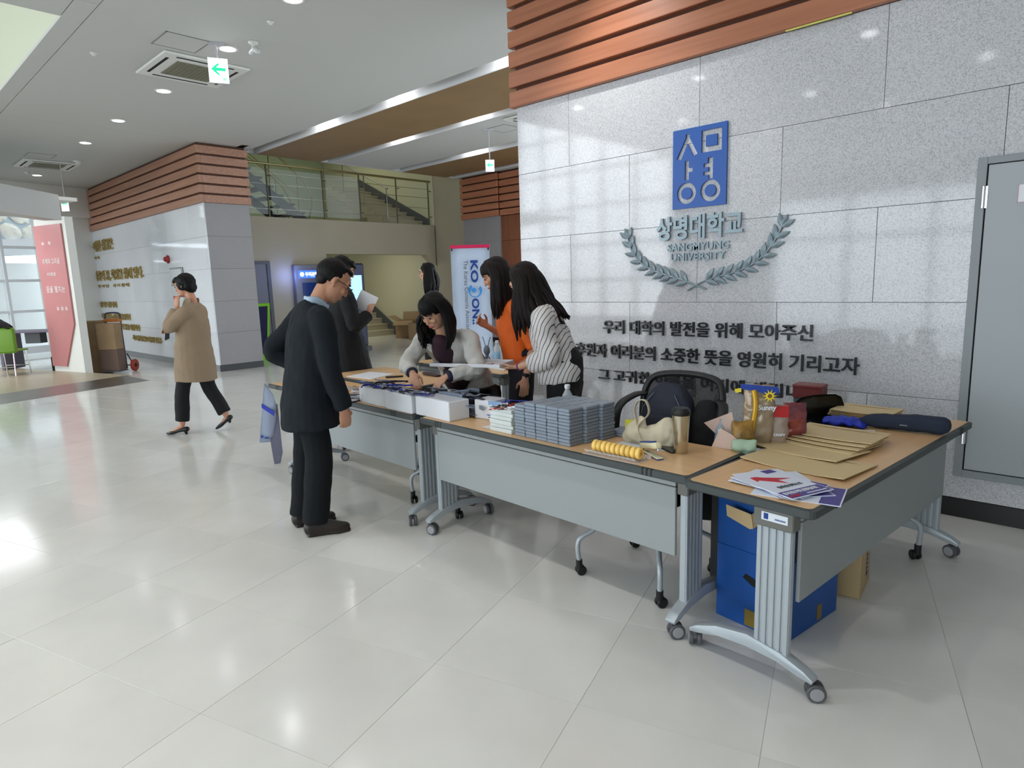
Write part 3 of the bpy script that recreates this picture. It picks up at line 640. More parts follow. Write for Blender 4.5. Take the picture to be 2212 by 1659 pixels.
for s, WP in ((-1, WL), (1, WR)):
    P = catmull([[x + 2.372, -.008, z - 1.40] for x, z in WP], 6); pts = [V(p) for p in P]
    bm = B(); loft(bm, pts[::2], [.0075] * len(pts[::2]), n=8, k=1, side=(0, 1, 0)); obj('branch', bm, M_SILV, t, True)
    Ls = [0.0]
    for p, q in zip(pts, pts[1:]): Ls.append(Ls[-1] + (q - p).length)
    for k in range(10):
        d0 = .15 + (Ls[-1] - .17) * k / 9; i = max(1, min(len(pts) - 2, sum(1 for l in Ls if l < d0))); p = pts[i]; d = (pts[i + 1] - pts[i - 1]).normalized(); an = math.atan2(d.z, d.x)
        for sd in (1, -1):
            bm = B(); leaf(bm, p.x, p.z, an + sd * math.radians(37), .108 - .0012 * k, .040, -.002 - .002 * (sd > 0)); obj('leaf', bm, M_SILV, t)
    bm = B(); leaf(bm, pts[-1].x, pts[-1].z, an, .075, .03); obj('leaf', bm, M_SILV, t)
# golden lettering, alarm lamp and hose cabinet on the far left wall
M_GOLD = mat('gold_letter', (0.72, 0.62, 0.36), .35, .8)
for s, x0, x1, z, h, dd, lab in (('큰대한 샘물은', -19.5, -17.6, 2.56, .27, .03, 'top line of gold lettering on the pale wall at the entrance'), ('시 작', -19.3, -18.85, 2.38, .07, .02, 'tiny gold caption under the top gold line'),
    ('청춘의 꿈, 희망을 함께 열다.', -19.45, -15.72, 1.82, .27, .03, 'widest line of large gold lettering across the middle of the pale wall'), ('부 모 님    가 르 침 에', -19.3, -16.8, 1.66, .08, .02, 'tiny gold caption under the widest gold line'),
    ('감사드립니다', -19.3, -17.9, 1.16, .15, .025, 'short gold line in the lower half of the pale wall'), ('교수님들의 노고와 사랑을 담아서', -19.35, -17.0, .87, .15, .025, 'gold line just above the trolley handle'),
    ('여기 모인 모든 분들의 뜻을 새깁니다', -19.3, -16.4, .55 + .08, .15, .025, 'gold line behind the trolley handle'), ('-학교 발전기금을 모아주신 여러분-', -17.0, -15.05, .40, .13, .025, 'lowest gold line right of the trolley')):
    wall_text(s, x0, x1, z, h, M_GOLD, lab, 'gold_lettering', dd, .02, y=YL, stand=.004)
bm = B(); lathe(bm, [(.08, 0), (.085, .02), (.05, .03), (.05, .07), (.03, .09)], 18, Matrix.Translation((-14.15, YL - .001, 2.16)) @ Matrix.Rotation(PI / 2, 4, 'X')); tag(obj('alarm_lamp', bm, mat('red_plastic', (.62, .12, .14), .35), None, True), 'small red alarm lamp on the pale wall above the walking woman', 'alarm')
t = thing('hose_cabinet', 'pale steel fire hose cabinet behind the walking woman', 'cabinet', (-13.75, YL - .001, .62))
bm = B(); box(bm, -.33, .33, -.03, 0, 0, 1.36, .006); obj('body', bm, M_STEEL, t)
bm = B(); box(bm, -.30, .30, -.036, -.03, .03, 1.0, .003); obj('door', bm, mat('cabinet_door', (.80, .82, .83), .25), t)
bm = B(); box(bm, -.24, .0, -.04, -.036, .62, .80); obj('label_plate', bm, M_REDP, t)
bm = B(); box(bm, -.30, .30, -.036, -.03, 1.04, 1.33, .003); obj('panel', bm, mat('cabinet_door', (.80, .82, .83), .25), t)
# door and machine under the balcony, green framed board
d2 = struct(thing('door_2', 'x', 'x', (XB, 6.05, 0))); del d2['label']; del d2['category']
bm = B(); box(bm, 0, .03, -.06, .0, 0, 2.12); box(bm, 0, .03, .78, .86, 0, 2.12); box(bm, 0, .03, 0, .78, 2.05, 2.12); obj('door_frame', bm, mat('slate_frame', (.33, .34, .38), .5), d2)
bm = B(); box(bm, -.01, .008, 0, .78, 0.02, 2.05); obj('door_leaf', bm, mat('slate_leaf', (.45, .45, .50), .5), d2)
t = thing('cash_machine', 'grey cash machine with a glowing blue sign and screen by the beige wall', 'cash machine', (XB, 7.55, 0))
bm = B(); box(bm, .003, .14, -.12, .92, 0, 2.03, .015); obj('body', bm, mat('machine_grey', (.50, .50, .54), .4), t)
bm = B(); box(bm, .14, .155, -.03, .86, 1.72, 1.90, .004); obj('sign_box', bm, mat('sign_blue_glow', (.1, .2, .8), .4, emit=((.05, .16, .95), 1.6)), t)
M_WGLOW = mat('sign_white_glow', (1, 1, 1), .4, emit=((.75, .85, 1), 3.5))
m = text_fit('우리은행 WOORI', .68, .10, .002, .02); o = obj('lettering', m, M_WGLOW, t); o.matrix_local = Matrix(((0, 0, 1, .158), (1, 0, 0, .13), (0, 1, 0, 1.76), (0, 0, 0, 1)))
bm = B(); lathe(bm, [(.05, 0), (.05, .004)], 20, Matrix.Translation((.155, .05, 1.81)) @ Matrix.Rotation(PI / 2, 4, 'Y')); obj('logo', bm, M_WGLOW, t)
bm = B(); box(bm, .14, .152, .05, .75, 1.05, 1.62, .004); obj('screen_panel', bm, mat('deep_blue_panel', (.05, .12, .36), .3, emit=((.01, .04, .16), .35)), t)
bm = B(); box(bm, .14, .24, .10, .70, .85, .92, .01); obj('keyboard_shelf', bm, M_STRING, t)
bl = bpy.data.lights.new('blue_sign_glow', 'POINT'); bl.energy = 7; bl.color = (.25, .35, 1); bl.shadow_soft_size = .08; bo = bpy.data.objects.new('blue_sign_glow', bl); COL.objects.link(bo); bo.location = (XB + .30, 7.28, 1.78)
t = thing('display_stand', 'narrow dark blue display stand with a lit pale screen behind the man', 'display', (-13.0, 8.35, 0), -.1)
bm = B(); box(bm, -.1, .1, -.3, .3, .1, 2.02, .03); obj('body', bm, mat('navy_panel', (.08, .12, .28), .4), t)
bm = B(); box(bm, .1, .108, -.22, .22, 1.05, 1.75); obj('screen', bm, mat('pale_screen', (.6, .8, 1), .3, emit=((.35, .62, 1), 1.1)), t)
bm = B(); box(bm, -.22, .22, -.32, .32, 0, .1, .01); obj('base', bm, M_STRING, t)
t = thing('easel_board', 'leaning dark blue board in a bright green frame beside the pillar', 'board', (-13.15, 6.05, 0), .35)
M_GRN = mat('bright_green_frame', (.50, .76, .16), .4)
mm = Matrix.Rotation(.13, 4, 'Y')
bm = B(); box(bm, -.015, .015, -.30, -.24, 0, 1.22, 0, mm); box(bm, -.015, .015, .24, .30, 0, 1.22, 0, mm); box(bm, -.015, .015, -.24, .24, 0, .14, 0, mm); box(bm, -.015, .015, -.24, .24, 1.16, 1.22, 0, mm); obj('frame', bm, M_GRN, t)
bm = B(); box(bm, -.008, .008, -.24, .24, .14, 1.16, 0, mm); obj('board', bm, mat('navy_board', (.08, .10, .26), .5), t)
bm = B(); cyl(bm, (-.02, 0, 1.1), (-.34, 0, .01), .012); obj('prop_leg', bm, M_GRN, t)
# open cartons by the stairs
M_CARD = mat('cardboard', (.60, .50, .38), .8, noise_s=6, noise_a=.05); M_CARDL = mat('cardboard_light', (.74, .64, .48), .8)
def carton(name, label, loc, rz, w, d, h, m, flaps=(), group=None, wall=.006, cat='box'):
    t = thing(name, label, cat, loc, rz, group)
    bm = B(); w2_, d2_ = w / 2, d / 2
    if flaps:
        box(bm, -w2_, w2_, -d2_, d2_, 0, wall); box(bm, -w2_, -w2_ + wall, -d2_, d2_, wall, h); box(bm, w2_ - wall, w2_, -d2_, d2_, wall, h); box(bm, -w2_ + wall, w2_ - wall, -d2_, -d2_ + wall, wall, h); box(bm, -w2_ + wall, w2_ - wall, d2_ - wall, d2_, wall, h)
    else: box(bm, -w2_, w2_, -d2_, d2_, 0, h, .003)
    obj('carton_body', bm, m, t)
    for side, ang in flaps:
        bm = B(); L = (d if side in 'EW' else w) / 2 * .96; fw = (w if side in 'EW' else d) * .48
        box(bm, 0, fw, -L, L, -wall / 2, wall / 2); rz_ = {'E': 0, 'N': PI / 2, 'W': PI, 'S': -PI / 2}[side]; off = {'E': (w2_, 0), 'W': (-w2_, 0), 'N': (0, d2_), 'S': (0, -d2_)}[side]
        bmesh.ops.transform(bm, matrix=Matrix.Translation((off[0], off[1], h)) @ Matrix.Rotation(rz_, 4, 'Z') @ Matrix.Rotation(-ang, 4, 'Y'), verts=bm.verts[:]); obj('flap', bm, m, t)
    return t
carton('open_carton', 'open brown carton with raised flaps at the foot of the stairs', (-14.75, 11.25, 0), .5, .55, .5, .5, M_CARD, (('N', 1.25), ('W', .5), ('S', -.5), ('E', -1.0)))
carton('open_carton', 'second open brown carton behind the leaning woman, nearer the banner', (-13.92, 11.0, 0), .2, .45, .4, .46, M_CARD, (('N', 1.1), ('E', -.8)))
# ------------------------------------------------------------------ banner stand
t = thing('banner_stand', 'tall white banner stand with blue vertical lettering and a red top bar', 'banner', (-7.23, 6.757, 0), math.radians(46.5))
bm = B(); n = 14; W_ = .295
for i in range(n + 1):
    z = .26 + 1.78 * i / n; bow = .025 * math.sin(PI * i / n)
    for sx in (-1, -.5, 0, .5, 1): bm.verts.new((sx * W_, bow - .012 * (1 - sx * sx), z))
bm.verts.ensure_lookup_table()
for i in range(n):
    for j in range(4): bm.faces.new([bm.verts[k] for k in (i * 5 + j, i * 5 + j + 1, i * 5 + j + 6, i * 5 + j + 5)])
bmesh.ops.solidify(bm, geom=bm.faces[:], thickness=.002)
obj('banner_sheet', bm, mat('banner_vinyl', (.86, .90, .96), .35), t, True)
bm = B(); box(bm, -W_ - .005, W_ + .005, -.02, .0, 2.02, 2.07, .004); obj('top_bar', bm, mat('crimson_bar', (.80, .10, .32), .4), t)
bm = B()
for sx in (-1, 1): tube(bm, [(sx * .285, .0, 2.03), (sx * .1, .12, 1.2), (0, .16, .75), (-sx * .2, .10, .30)], .005, 6); box(bm, sx * .275 - .008, sx * .275 + .008, -.026, -.004, 1.985, 2.02)
tube(bm, [(0, .16, .8), (0, .30, .006)], .007, 6, 1); tube(bm, [(0, .16, .8), (-.24, .0, .006)], .007, 6, 1); tube(bm, [(0, .16, .8), (.24, .0, .006)], .007, 6, 1)
obj('stand_frame', bm, M_DARK, t)
M_NAVYP = mat('navy_print', (.10, .25, .55), .4); M_SKYP = mat('sky_print', (.22, .56, .86), .4)
def vert_text(s, m, x, ztop, length, h, off=.02):
    g = text_fit(s, length, h, .0008, off); o = obj('lettering', g, m, t)
    o.matrix_local = Matrix(((0, 1, 0, x), (0, 0, -1, -.019), (-1, 0, 0, ztop), (0, 0, 0, 1)))
vert_text('KO', M_NAVYP, -.005, 1.84, .335, .115, .035); vert_text('ON.:', M_NAVYP, -.005, 1.27, .40, .115, .035)
vert_text('The Korea Contents Association', M_STRING, -.105, 1.84, 1.15, .062, .004)
bm = B(); outer = [(.105 * math.cos(a), .105 * math.sin(a)) for a in [math.radians(x) for x in range(-150, 131, 14)]]; inner = [(.02 + .07 * math.cos(a), -.005 + .072 * math.sin(a)) for a in [math.radians(x) for x in range(130, -151, -14)]]
g = curve_plate([[(p[0], p[1]) for p in outer + inner]], .0016); o = obj('swoosh', g, M_SKYP, t); o.matrix_local = Matrix(((0, 1, 0, .055), (0, 0, -1, -.019), (-1, 0, 0, 1.385), (0, 0, 0, 1)))
g = curve_plate([circ(0, 0, .035)], .0016); o = obj('swoosh', g, M_SKYP, t); o.matrix_local = Matrix(((0, 1, 0, .035), (0, 0, -1, -.019), (-1, 0, 0, 1.39), (0, 0, 0, 1)))
# ------------------------------------------------------------------ folding tables
M_TOP = mat('maple_laminate', (0.87, 0.71, 0.52), .35, noise_s=2.2, noise_a=.035, stretch=(1, 9, 9))
M_EDGE = mat('dark_edge_rubber', (0.25, 0.27, 0.27), .5); M_NOTCH = mat('edge_notch', (.10, .11, .11), .6)
M_PANEL = mat('grey_modesty_panel', (0.58, 0.60, 0.60), .5); M_ALU = mat('silver_leg_paint', (0.68, 0.71, 0.73), .38, .25)
M_CAP = mat('taupe_plastic', (.42, .42, .40), .5); M_WHL = mat('caster_dark', (.33, .33, .34), .45); M_HUB = mat('caster_hub', (.60, .60, .61), .4)
M_BLKP = mat('black_plastic', (.08, .08, .085), .45); M_FAB = mat('black_fabric', (.07, .07, .08), .9, bump=(250, .3, .002))
def caster_bm(bm_w, bm_h, c, yaw, r=.034, w=.05, zo=0):
    m = Matrix.Translation((c[0], c[1], r + zo)) @ Matrix.Rotation(yaw, 4, 'Z')
    for s in (-1, 1):
        lathe(bm_w, [(r * .6, s * .006), (r * .96, s * .008), (r, s * .012), (r, s * w / 2 * .85), (r * .9, s * w / 2)], 20, m @ Matrix.Rotation(PI / 2, 4, 'X'))
        lathe(bm_h, [(r * .72, s * w / 2 * .9), (r * .70, s * (w / 2 + .002)), (r * .2, s * (w / 2 + .003))], 18, m @ Matrix.Rotation(PI / 2, 4, 'X'))
def folding_table(label, loc, rz, L=1.84, D=.50, ins=(.07, .07), group='folding tables on silver legs with casters', yaws=(.4, -.3, .9, 1.4), sticker=False):
    t = thing('folding_table', label, 'table', loc, rz, group); H_ = .72; a, b = L / 2, D / 2
    def rrect(a, b, r, n=5): 
        o = []
        for cx, cy, s in ((a - r, b - r, 0), (-a + r, b - r, 1), (-a + r, -b + r, 2), (a - r, -b + r, 3)):
            for k in range(n): an = PI / 2 * (s + k / (n - 1)); o.append((cx + r * math.cos(an), cy + r * math.sin(an)))
        return o
    bm = B(); prism(bm, rrect(a - .018, b - .018, .02), 'z', H_ - .024, H_ + .0004); obj('tabletop', bm, M_TOP, t)
    bm = B(); o = rrect(a, b, .03); i_ = rrect(a - .018, b - .018, .02); n = len(o)
    prof = [(0, H_ - .001), (1, H_ - .004), (1, H_ - .030), (.6, H_ - .036), (0, H_ - .034)]; rings = []
    for f, z in prof: rings.append([bm.verts.new((p[0] + (q[0] - p[0]) * f, p[1] + (q[1] - p[1]) * f, z)) for p, q in zip(i_, o)])
    for r1, r2 in zip(rings, rings[1:] + rings[:1]):
        for k in range(n): bm.faces.new((r1[k], r1[(k + 1) % n], r2[(k + 1) % n], r2[k]))
    e = obj('edge_band', bm, M_EDGE, t)
    bm = B()
    for sx in (-1, 1):
        for k in range(3): x = sx * (a - .20) + (k - 1) * .022; box(bm, x - .004, x + .004, -b - .0015, -b + .012, H_ - .033, H_ - .001, .001)
    obj('notch', bm, M_NOTCH, e)['kind'] = 'stuff'
    bm = B(); x0p, x1p = -a + ins[0] + .03, a - ins[1] - .03; yp = -.185
    box(bm, x0p, x1p, yp, yp + .015, .335, .640, .002); obj('modesty_panel', bm, M_PANEL, t)
    bm = B(); box(bm, x0p, x1p, yp, yp + .015, .644, H_ - .034, .002); obj('panel_rail', bm, M_PANEL, t)
    k = 0
    for sx in (-1, 1):
        x = (a - ins[1]) if sx > 0 else -(a - ins[0]); c0 = -.105; cf_ = -.015
        leg = None
        bm = B()
        for j in range(5): y = c0 - .055 + j * .0275; loft(bm, [(x, y, .12), (x, y, .66)], [(.019, .0105)] * 2, side=(1, 0, 0), n=10, k=1, round_caps=(False, False), power=3.2)
        box(bm, x - .011, x + .011, c0 - .066, c0 + .066, .12, .66); leg = obj('leg', bm, M_ALU, t, 2)
        bm = B(); box(bm, x - .026, x + .026, c0 - .075, c0 + .075, .61, H_ - .033, .004); cap = obj('leg_cap', bm, M_CAP, leg)
        bm = B(); pts = []; 
        top = [(-.255, .086), (-.22, .108), (-.13, .142), (0, .162), (.13, .142), (.22, .108), (.255, .086)]
        bot = [(.250, .070), (.21, .080), (.12, .104), (0, .118), (-.12, .104), (-.21, .080), (-.250, .070)]
        prism(bm, [(y + cf_, z) for y, z in top + bot], 'x', x - .024, x + .024)
        bmesh.ops.bevel(bm, geom=[e_ for e_ in bm.edges], offset=.005, segments=2, affect='EDGES', profile=.5); obj('foot', bm, M_ALU, t, 2)
        for sy in (-1, 1):
            y = cf_ + sy * .236; bw, bh = B(), B(); yw = yaws[k % 4]; k += 1; off = V((math.cos(yw), math.sin(yw), 0)) * .018
            caster_bm(bw, bh, (x + off.x, y + off.y), yw)
            cyl(bw, (x, y, .05), (x, y, .078), .011, n=12); box(bw, -.012, .03, -.005, .005, .045, .062, 0, Matrix.Translation((x, y, 0)) @ Matrix.Rotation(yw, 4, 'Z'))
            cs = obj('caster', bw, M_WHL, t, 2); obj('hub', bh, M_HUB, cs, 2)['kind'] = 'stuff'
    if sticker:
        st = 1 if sticker > 0 else -1; x = st * (a - ins[0 if st < 0 else 1] + .027)
        bm = B(); box(bm, min(x, x + st * .0012), max(x, x + st * .0012), -.160, -.062, .637, .668); sk = obj('asset_sticker', bm, mat('sticker_white', (.88, .90, .92), .4), t)
        bm = B(); box(bm, min(x + st * .0013, x + st * .002), max(x + st * .0013, x + st * .002), -.088, -.071, .642, .664)
        for j in range(9): y = -.150 + j * .0045; box(bm, min(x + st * .0013, x + st * .002), max(x + st * .0013, x + st * .002), y - .0015, y + .0012, .645, .651)
        obj('print', bm, M_NAVYP, sk)['kind'] = 'stuff'
    return t
def along(p, q):  # centre and angle of a table whose front edge runs p->q
    return math.atan2(q[1] - p[1], q[0] - p[0])
an = along((-3.075, 2.347), (-1.216, 2.261)); cB = V((-2.115, 2.304, 0)) + V((-math.sin(an), math.cos(an), 0)) * .25
TB = folding_table('long folding table holding the grey packets, the thermos and the stapler', cB, an)
anA = along((-5.243, 2.459), (-3.10, 2.366)); cA = V((-4.17, 2.412, 0)) + V((-math.sin(anA), math.cos(anA), 0)) * .25
TA = folding_table('folding table behind the man in the dark suit', cA, anA, 2.10, yaws=(.2, 1.2, -.5, .8), ins=(.34, .05))
anC = math.radians(84.3); cC = V((-.855, 3.115, 0))   # front (with panel) faces +x side, near end faces the viewer
TC = folding_table('folding table set endwise, with brown envelopes and signs on it', cC, anC, D=.52, yaws=(-.9, .6, 1.3, .2), sticker=-1, ins=(.05, .11))
TD = folding_table('wooden topped table behind the man, bare but for a sheet and a pen', (-4.60, 3.33, 0), -.02, 1.30, .65)
TE = folding_table('table against the hall end of the granite wall with bag and bottle', (-4.55, 4.22, 0), -.12, 1.5, .48)

# ------------------------------------------------------------------ mesh back chairs
def net_mat():
    m = mat('chair_net', (.20, .20, .22), .8, alpha=.80); return m
def caster_leg(t, p0, p1, blk=True):
    """silver tube from under the seat curving down to a caster"""
    bm = B(); tube(bm, [p0, (p0[0] * .55 + p1[0] * .45, p0[1] * .55 + p1[1] * .45, .26), (p1[0], p1[1], .19), (p1[0], p1[1], .07)], .0125, 10, 5); lg = obj('leg', bm, M_ALU, t, True)
    bw, bh = B(), B(); caster_bm(bw, bh, (p1[0], p1[1] + .012), 1.1, .026, .042); cyl(bw, (p1[0], p1[1], .03), (p1[0], p1[1], .085), .017, n=12); c = obj('caster', bw, M_BLKP, t, 2); obj('hub', bh, M_BLKP, c, 2)['kind'] = 'stuff'
def mesh_chair(label, loc, rz, low=False):
    t = thing('office_chair', label, 'chair', loc, rz, 'black mesh back chairs on casters')   # faces -y
    bm = B(); loft(bm, [(0, -.23, .455), (0, -.1, .46), (0, .12, .46), (0, .22, .455)], [(.225, .03), (.24, .038), (.235, .038), (.20, .03)], side=(1, 0, 0), n=24, k=4, power=3.5); obj('seat', bm, M_FAB, t, True)
    # back frame: rounded trapezoid loop, leaning back
    def bp(x, z): return V((x, .235 + (z - .5) * .22 + .05 * (1 - (x / .24) ** 2), z))
    loop = [(-.17, .56), (-.215, .68), (-.235, .82), (-.225, .93), (-.17, .985), (0, 1.0), (.17, .985), (.225, .93), (.235, .82), (.215, .68), (.17, .56), (0, .535)]
    bm = B(); pts = [bp(x, z) for x, z in loop]; tube(bm, pts + [pts[0]], .018, 10, 4)
    tube(bm, [(-.10, .10, .44), (-.11, .27, .50), bp(-.15, .58)], .017, 8); tube(bm, [(.10, .10, .44), (.11, .27, .50), bp(.15, .58)], .017, 8); fr = obj('back_frame', bm, M_BLKP, t, True)
    bm = B(); rows = []
    for z, w in ((.55, .165), (.62, .19), (.70, .212), (.80, .226), (.88, .222), (.95, .20), (.985, .165)): rows.append([bm.verts.new(bp(w * s / 4, z)) for s in range(-4, 5)])
    for a, b in zip(rows, rows[1:]):
        for i in range(8): bm.faces.new((a[i], a[i + 1], b[i + 1], b[i]))
    bmesh.ops.solidify(bm, geom=bm.faces[:], thickness=.003); obj('back_net', bm, net_mat(), t, True)
    for s in (-1, 1):
        bm = B(); loft(bm, [(s * .215, .31, .885), (s * .265, .27, .875), (s * .305, .185, .82), (s * .31, .16, .70), (s * .285, .15, .58), (s * .24, .10, .465)], [(.022, .013), (.026, .012), (.028, .012), (.024, .012), (.02, .012), (.018, .012)], side=(1, 0, 0), n=10, k=5); obj('armrest', bm, M_BLKP, t, True)
    for sx, sy in ((-1, -1), (1, -1), (-1, 1), (1, 1)): caster_leg(t, (sx * .14, sy * .10, .43), (sx * .245, sy * .235, 0))
    bm = B(); box(bm, -.15, .15, -.12, .12, .41, .44, .01); obj('seat_mount', bm, M_BLKP, t)
    return t
def low_chair(label, loc, rz):
    t = thing('office_chair', label, 'chair', loc, rz, 'black mesh back chairs on casters')
    bm = B(); loft(bm, [(0, -.23, .455), (0, -.1, .46), (0, .12, .46), (0, .22, .455)], [(.225, .03), (.24, .038), (.235, .038), (.20, .03)], side=(1, 0, 0), n=24, k=4, power=3.5); obj('seat', bm, M_FAB, t, True)
    bm = B(); rows = []
    for z, w, y in ((.50, .16, .22), (.56, .20, .235), (.66, .225, .25), (.76, .22, .262), (.81, .20, .268), (.832, .15, .27)): rows.append([bm.verts.new((w * s_ / 5, y - .05 * (s_ / 5) ** 2, z)) for s_ in range(-5, 6)])
    for a, b in zip(rows, rows[1:]):
        for i in range(10): bm.faces.new((a[i], a[i + 1], b[i + 1], b[i]))
    bmesh.ops.solidify(bm, geom=bm.faces[:], thickness=.022); obj('backrest', bm, mat('glossy_black', (.06, .055, .055), .25), t, True)
    bm = B(); tube(bm, [(-.08, .10, .43), (-.09, .26, .47), (-.09, .27, .60)], .014, 8); tube(bm, [(.08, .10, .43), (.09, .26, .47), (.09, .27, .60)], .014, 8); obj('back_frame', bm, M_ALU, t, True)
    for sx, sy in ((-1, -1), (1, -1), (-1, 1), (1, 1)): caster_leg(t, (sx * .14, sy * .10, .43), (sx * .245, sy * .235, 0))
    bm = B(); box(bm, -.15, .15, -.12, .12, .41, .44, .01); obj('seat_mount', bm, M_BLKP, t); return t
CH1 = mesh_chair('black mesh chair holding the dark backpack behind the thermos', (-1.665, 2.70, 0), -.06)
CH2 = low_chair('low black chair tucked under the endwise table behind the snack bags', (-.97, 3.60, 0), math.radians(70))
CH3 = dup(CH2, (-3.26, 2.87, 0), -PI / 2, 'low black chair beside the leaning woman, its back below the held tray')
# plain chairs are children of nothing: things on them stay top level
M_NAVY = mat('navy_bag', (.09, .11, .17), .7, bump=(40, .25, .01)); 
t = thing('backpack', 'dark navy backpack standing on the mesh chair seat', 'bag', (-1.66, 2.885, .505), -.08)
bm = B(); loft(bm, [(0, 0, .005), (0, 0, .14), (0, .02, .28), (0, .035, .38), (0, .045, .44)], [(.130, .060), (.145, .066), (.145, .066), (.132, .06), (.09, .042)], side=(1, 0, 0), n=20, k=5, power=2.8); obj('bag_body', remesh(bm, .008, 3, disp=(9, .006)), M_NAVY, t, True)
bm = B(); loft(bm, [(0, -.056, .03), (0, -.064, .10), (0, -.062, .20), (0, -.042, .30)], [(.105, .018), (.115, .020), (.11, .018), (.085, .012)], side=(1, 0, 0), n=18, k=4, power=2.8); obj('front_pocket', bm, M_NAVY, t, True)
bm = B(); tube(bm, [(-.045, .06, .43), (-.03, .045, .485), (.03, .045, .485), (.045, .06, .43)], .009); obj('handle', bm, M_FAB, t, True)
for s in (-1, 1): 
    bm = B(); tube(bm, [(s * .140, -.035, .08), (s * .138, -.040, .22), (s * .115, -.035, .34), (s * .06, -.015, .42)], .003, 6); obj('zipper', bm, mat('zip_grey', (.35, .37, .42), .3, .6), t, True)
t = thing('coat', 'black coat lying over the right side of the mesh chair seat', 'coat', (-1.43, 2.905, .50), 0)
bm = B(); loft(bm, [(.02, 0, -.14), (.01, 0, .06), (-.01, .02, .22), (-.045, .05, .36)], [(.13, .075), (.135, .08), (.10, .065), (.05, .05)], side=(1, 0, 0), n=16, k=5); obj('cloth', remesh(bm, .009, 3, disp=(8, .02)), M_FAB, t, True)
# tote bag
t = thing('tote_bag', 'cream canvas tote bag slumped at the back edge of the table before the backpack', 'bag', (-1.60, 2.625, .7205), .12)
M_CANV = mat('cream_canvas', (.80, .76, .66), .85, bump=(160, .2, .002))
bm = B(); loft(bm, [(0, 0, .002), (.01, .0, .03), (.02, .01, .065), (.01, .02, .085)], [(.135, .045), (.135, .045), (.115, .03), (.085, .010)], side=(1, 0, 0), n=22, k=4, power=3); loft(bm, [(-.10, -.01, .01), (-.06, .0, .08), (-.04, .01, .125)], [(.04, .03), (.045, .018), (.02, .008)], side=(1, 0, 0)); obj('bag_body', remesh(bm, .006, 2, disp=(14, .014)), M_CANV, t, True)
bm = B(); P = [(-.055, -.01, .09), (-.075, .0, .16), (-.06, .01, .205), (-.02, .01, .205), (.0, -.005, .15), (-.04, -.03, .09), (-.02, -.035, .03)]
loft(bm, P, [(.013, .0025)] * 7, side=(0, 1, 0), n=8, k=5); obj('handle', bm, M_CANV, t, True)
# ------------------------------------------------------------------ things on the near table
M_PAPER = mat('white_paper', (.88, .89, .91), .6)
ZT = .7206
def sheet(label, pts, z=ZT, name='paper_sheet', m=None, cat='paper', th=.0008, group=None):
    bm = B(); cx = sum(p[0] for p in pts) / len(pts); cy = sum(p[1] for p in pts) / len(pts)
    prism(bm, [(p[0] - cx, p[1] - cy) for p in pts], 'z', 0, th); return tag(obj(name, bm, m or M_PAPER, None, False, (cx, cy, z)), label, cat, group)
sheet('white sheet of paper beside the stapler', [(-1.74, 2.50), (-1.60, 2.47), (-1.46, 2.56), (-1.53, 2.66), (-1.72, 2.63)])
sheet('small white sheet between the foam boxes and the booklets', [(-2.53, 2.40), (-2.43, 2.40), (-2.40, 2.47), (-2.52, 2.46)])
t = thing('thermos_tumbler', 'brassy steel tumbler with a black lid on the table', 'tumbler', (-1.405, 2.575, ZT))
bm = B(); lathe(bm, [(.030, 0), (.032, .003), (.035, .06), (.0395, .172), (.0405, .178)], 40); obj('tumbler_body', bm, mat('brassy_steel', (.80, .77, .68), .22, .9, noise_s=5, noise_a=.08), t, 2)
bm = B(); lathe(bm, [(.0415, .176), (.043, .182), (.043, .196), (.038, .202), (.034, .208), (.012, .209)], 40); obj('lid', bm, M_BLKP, t, 2)
bm = B(); box(bm, -.036, .036, -.075, .075, 0, .009, .004); tag(obj('phone', bm, mat('phone_black', (.05, .05, .06), .2), None, 2, (-1.475, 2.595, ZT), (0, 0, 1.1)), 'black phone lying beside the tumbler', 'phone')
t = thing('stapler', 'cream and blue stapler standing open on the table', 'stapler', (-1.485, 2.452, ZT), math.radians(-31))
M_CRM = mat('cream_plastic', (.88, .86, .72), .35); M_BLU2 = mat('blue_plastic', (.16, .28, .55), .35)
bm = B(); box(bm, -.085, .085, -.016, .016, .003, .012, .003); obj('base', bm, M_CRM, t); bm = B(); box(bm, -.087, .087, -.017, .017, 0, .004, .001); obj('base_pad', bm, M_BLU2, t)
bm = B(); box(bm, -.085, -.052, -.0135, .0135, .008, .042, .003); obj('hinge', bm, M_BLU2, t)
rt = Matrix.Translation((-.07, 0, .016)) @ Matrix.Rotation(-.22, 4, 'Y')
bm = B(); box(bm, -.01, .15, -.015, .015, .0, .028, .006, rt, 2); obj('arm', bm, M_CRM, t, 2); bm = B(); box(bm, -.012, .11, -.013, .013, .0275, .034, .003, rt, 2); obj('grip', bm, M_BLU2, t, 2)
bm = B(); box(bm, 0, .152, -.009, .009, -.008, .002, .001, rt); obj('magazine', bm, M_CHROME, t)
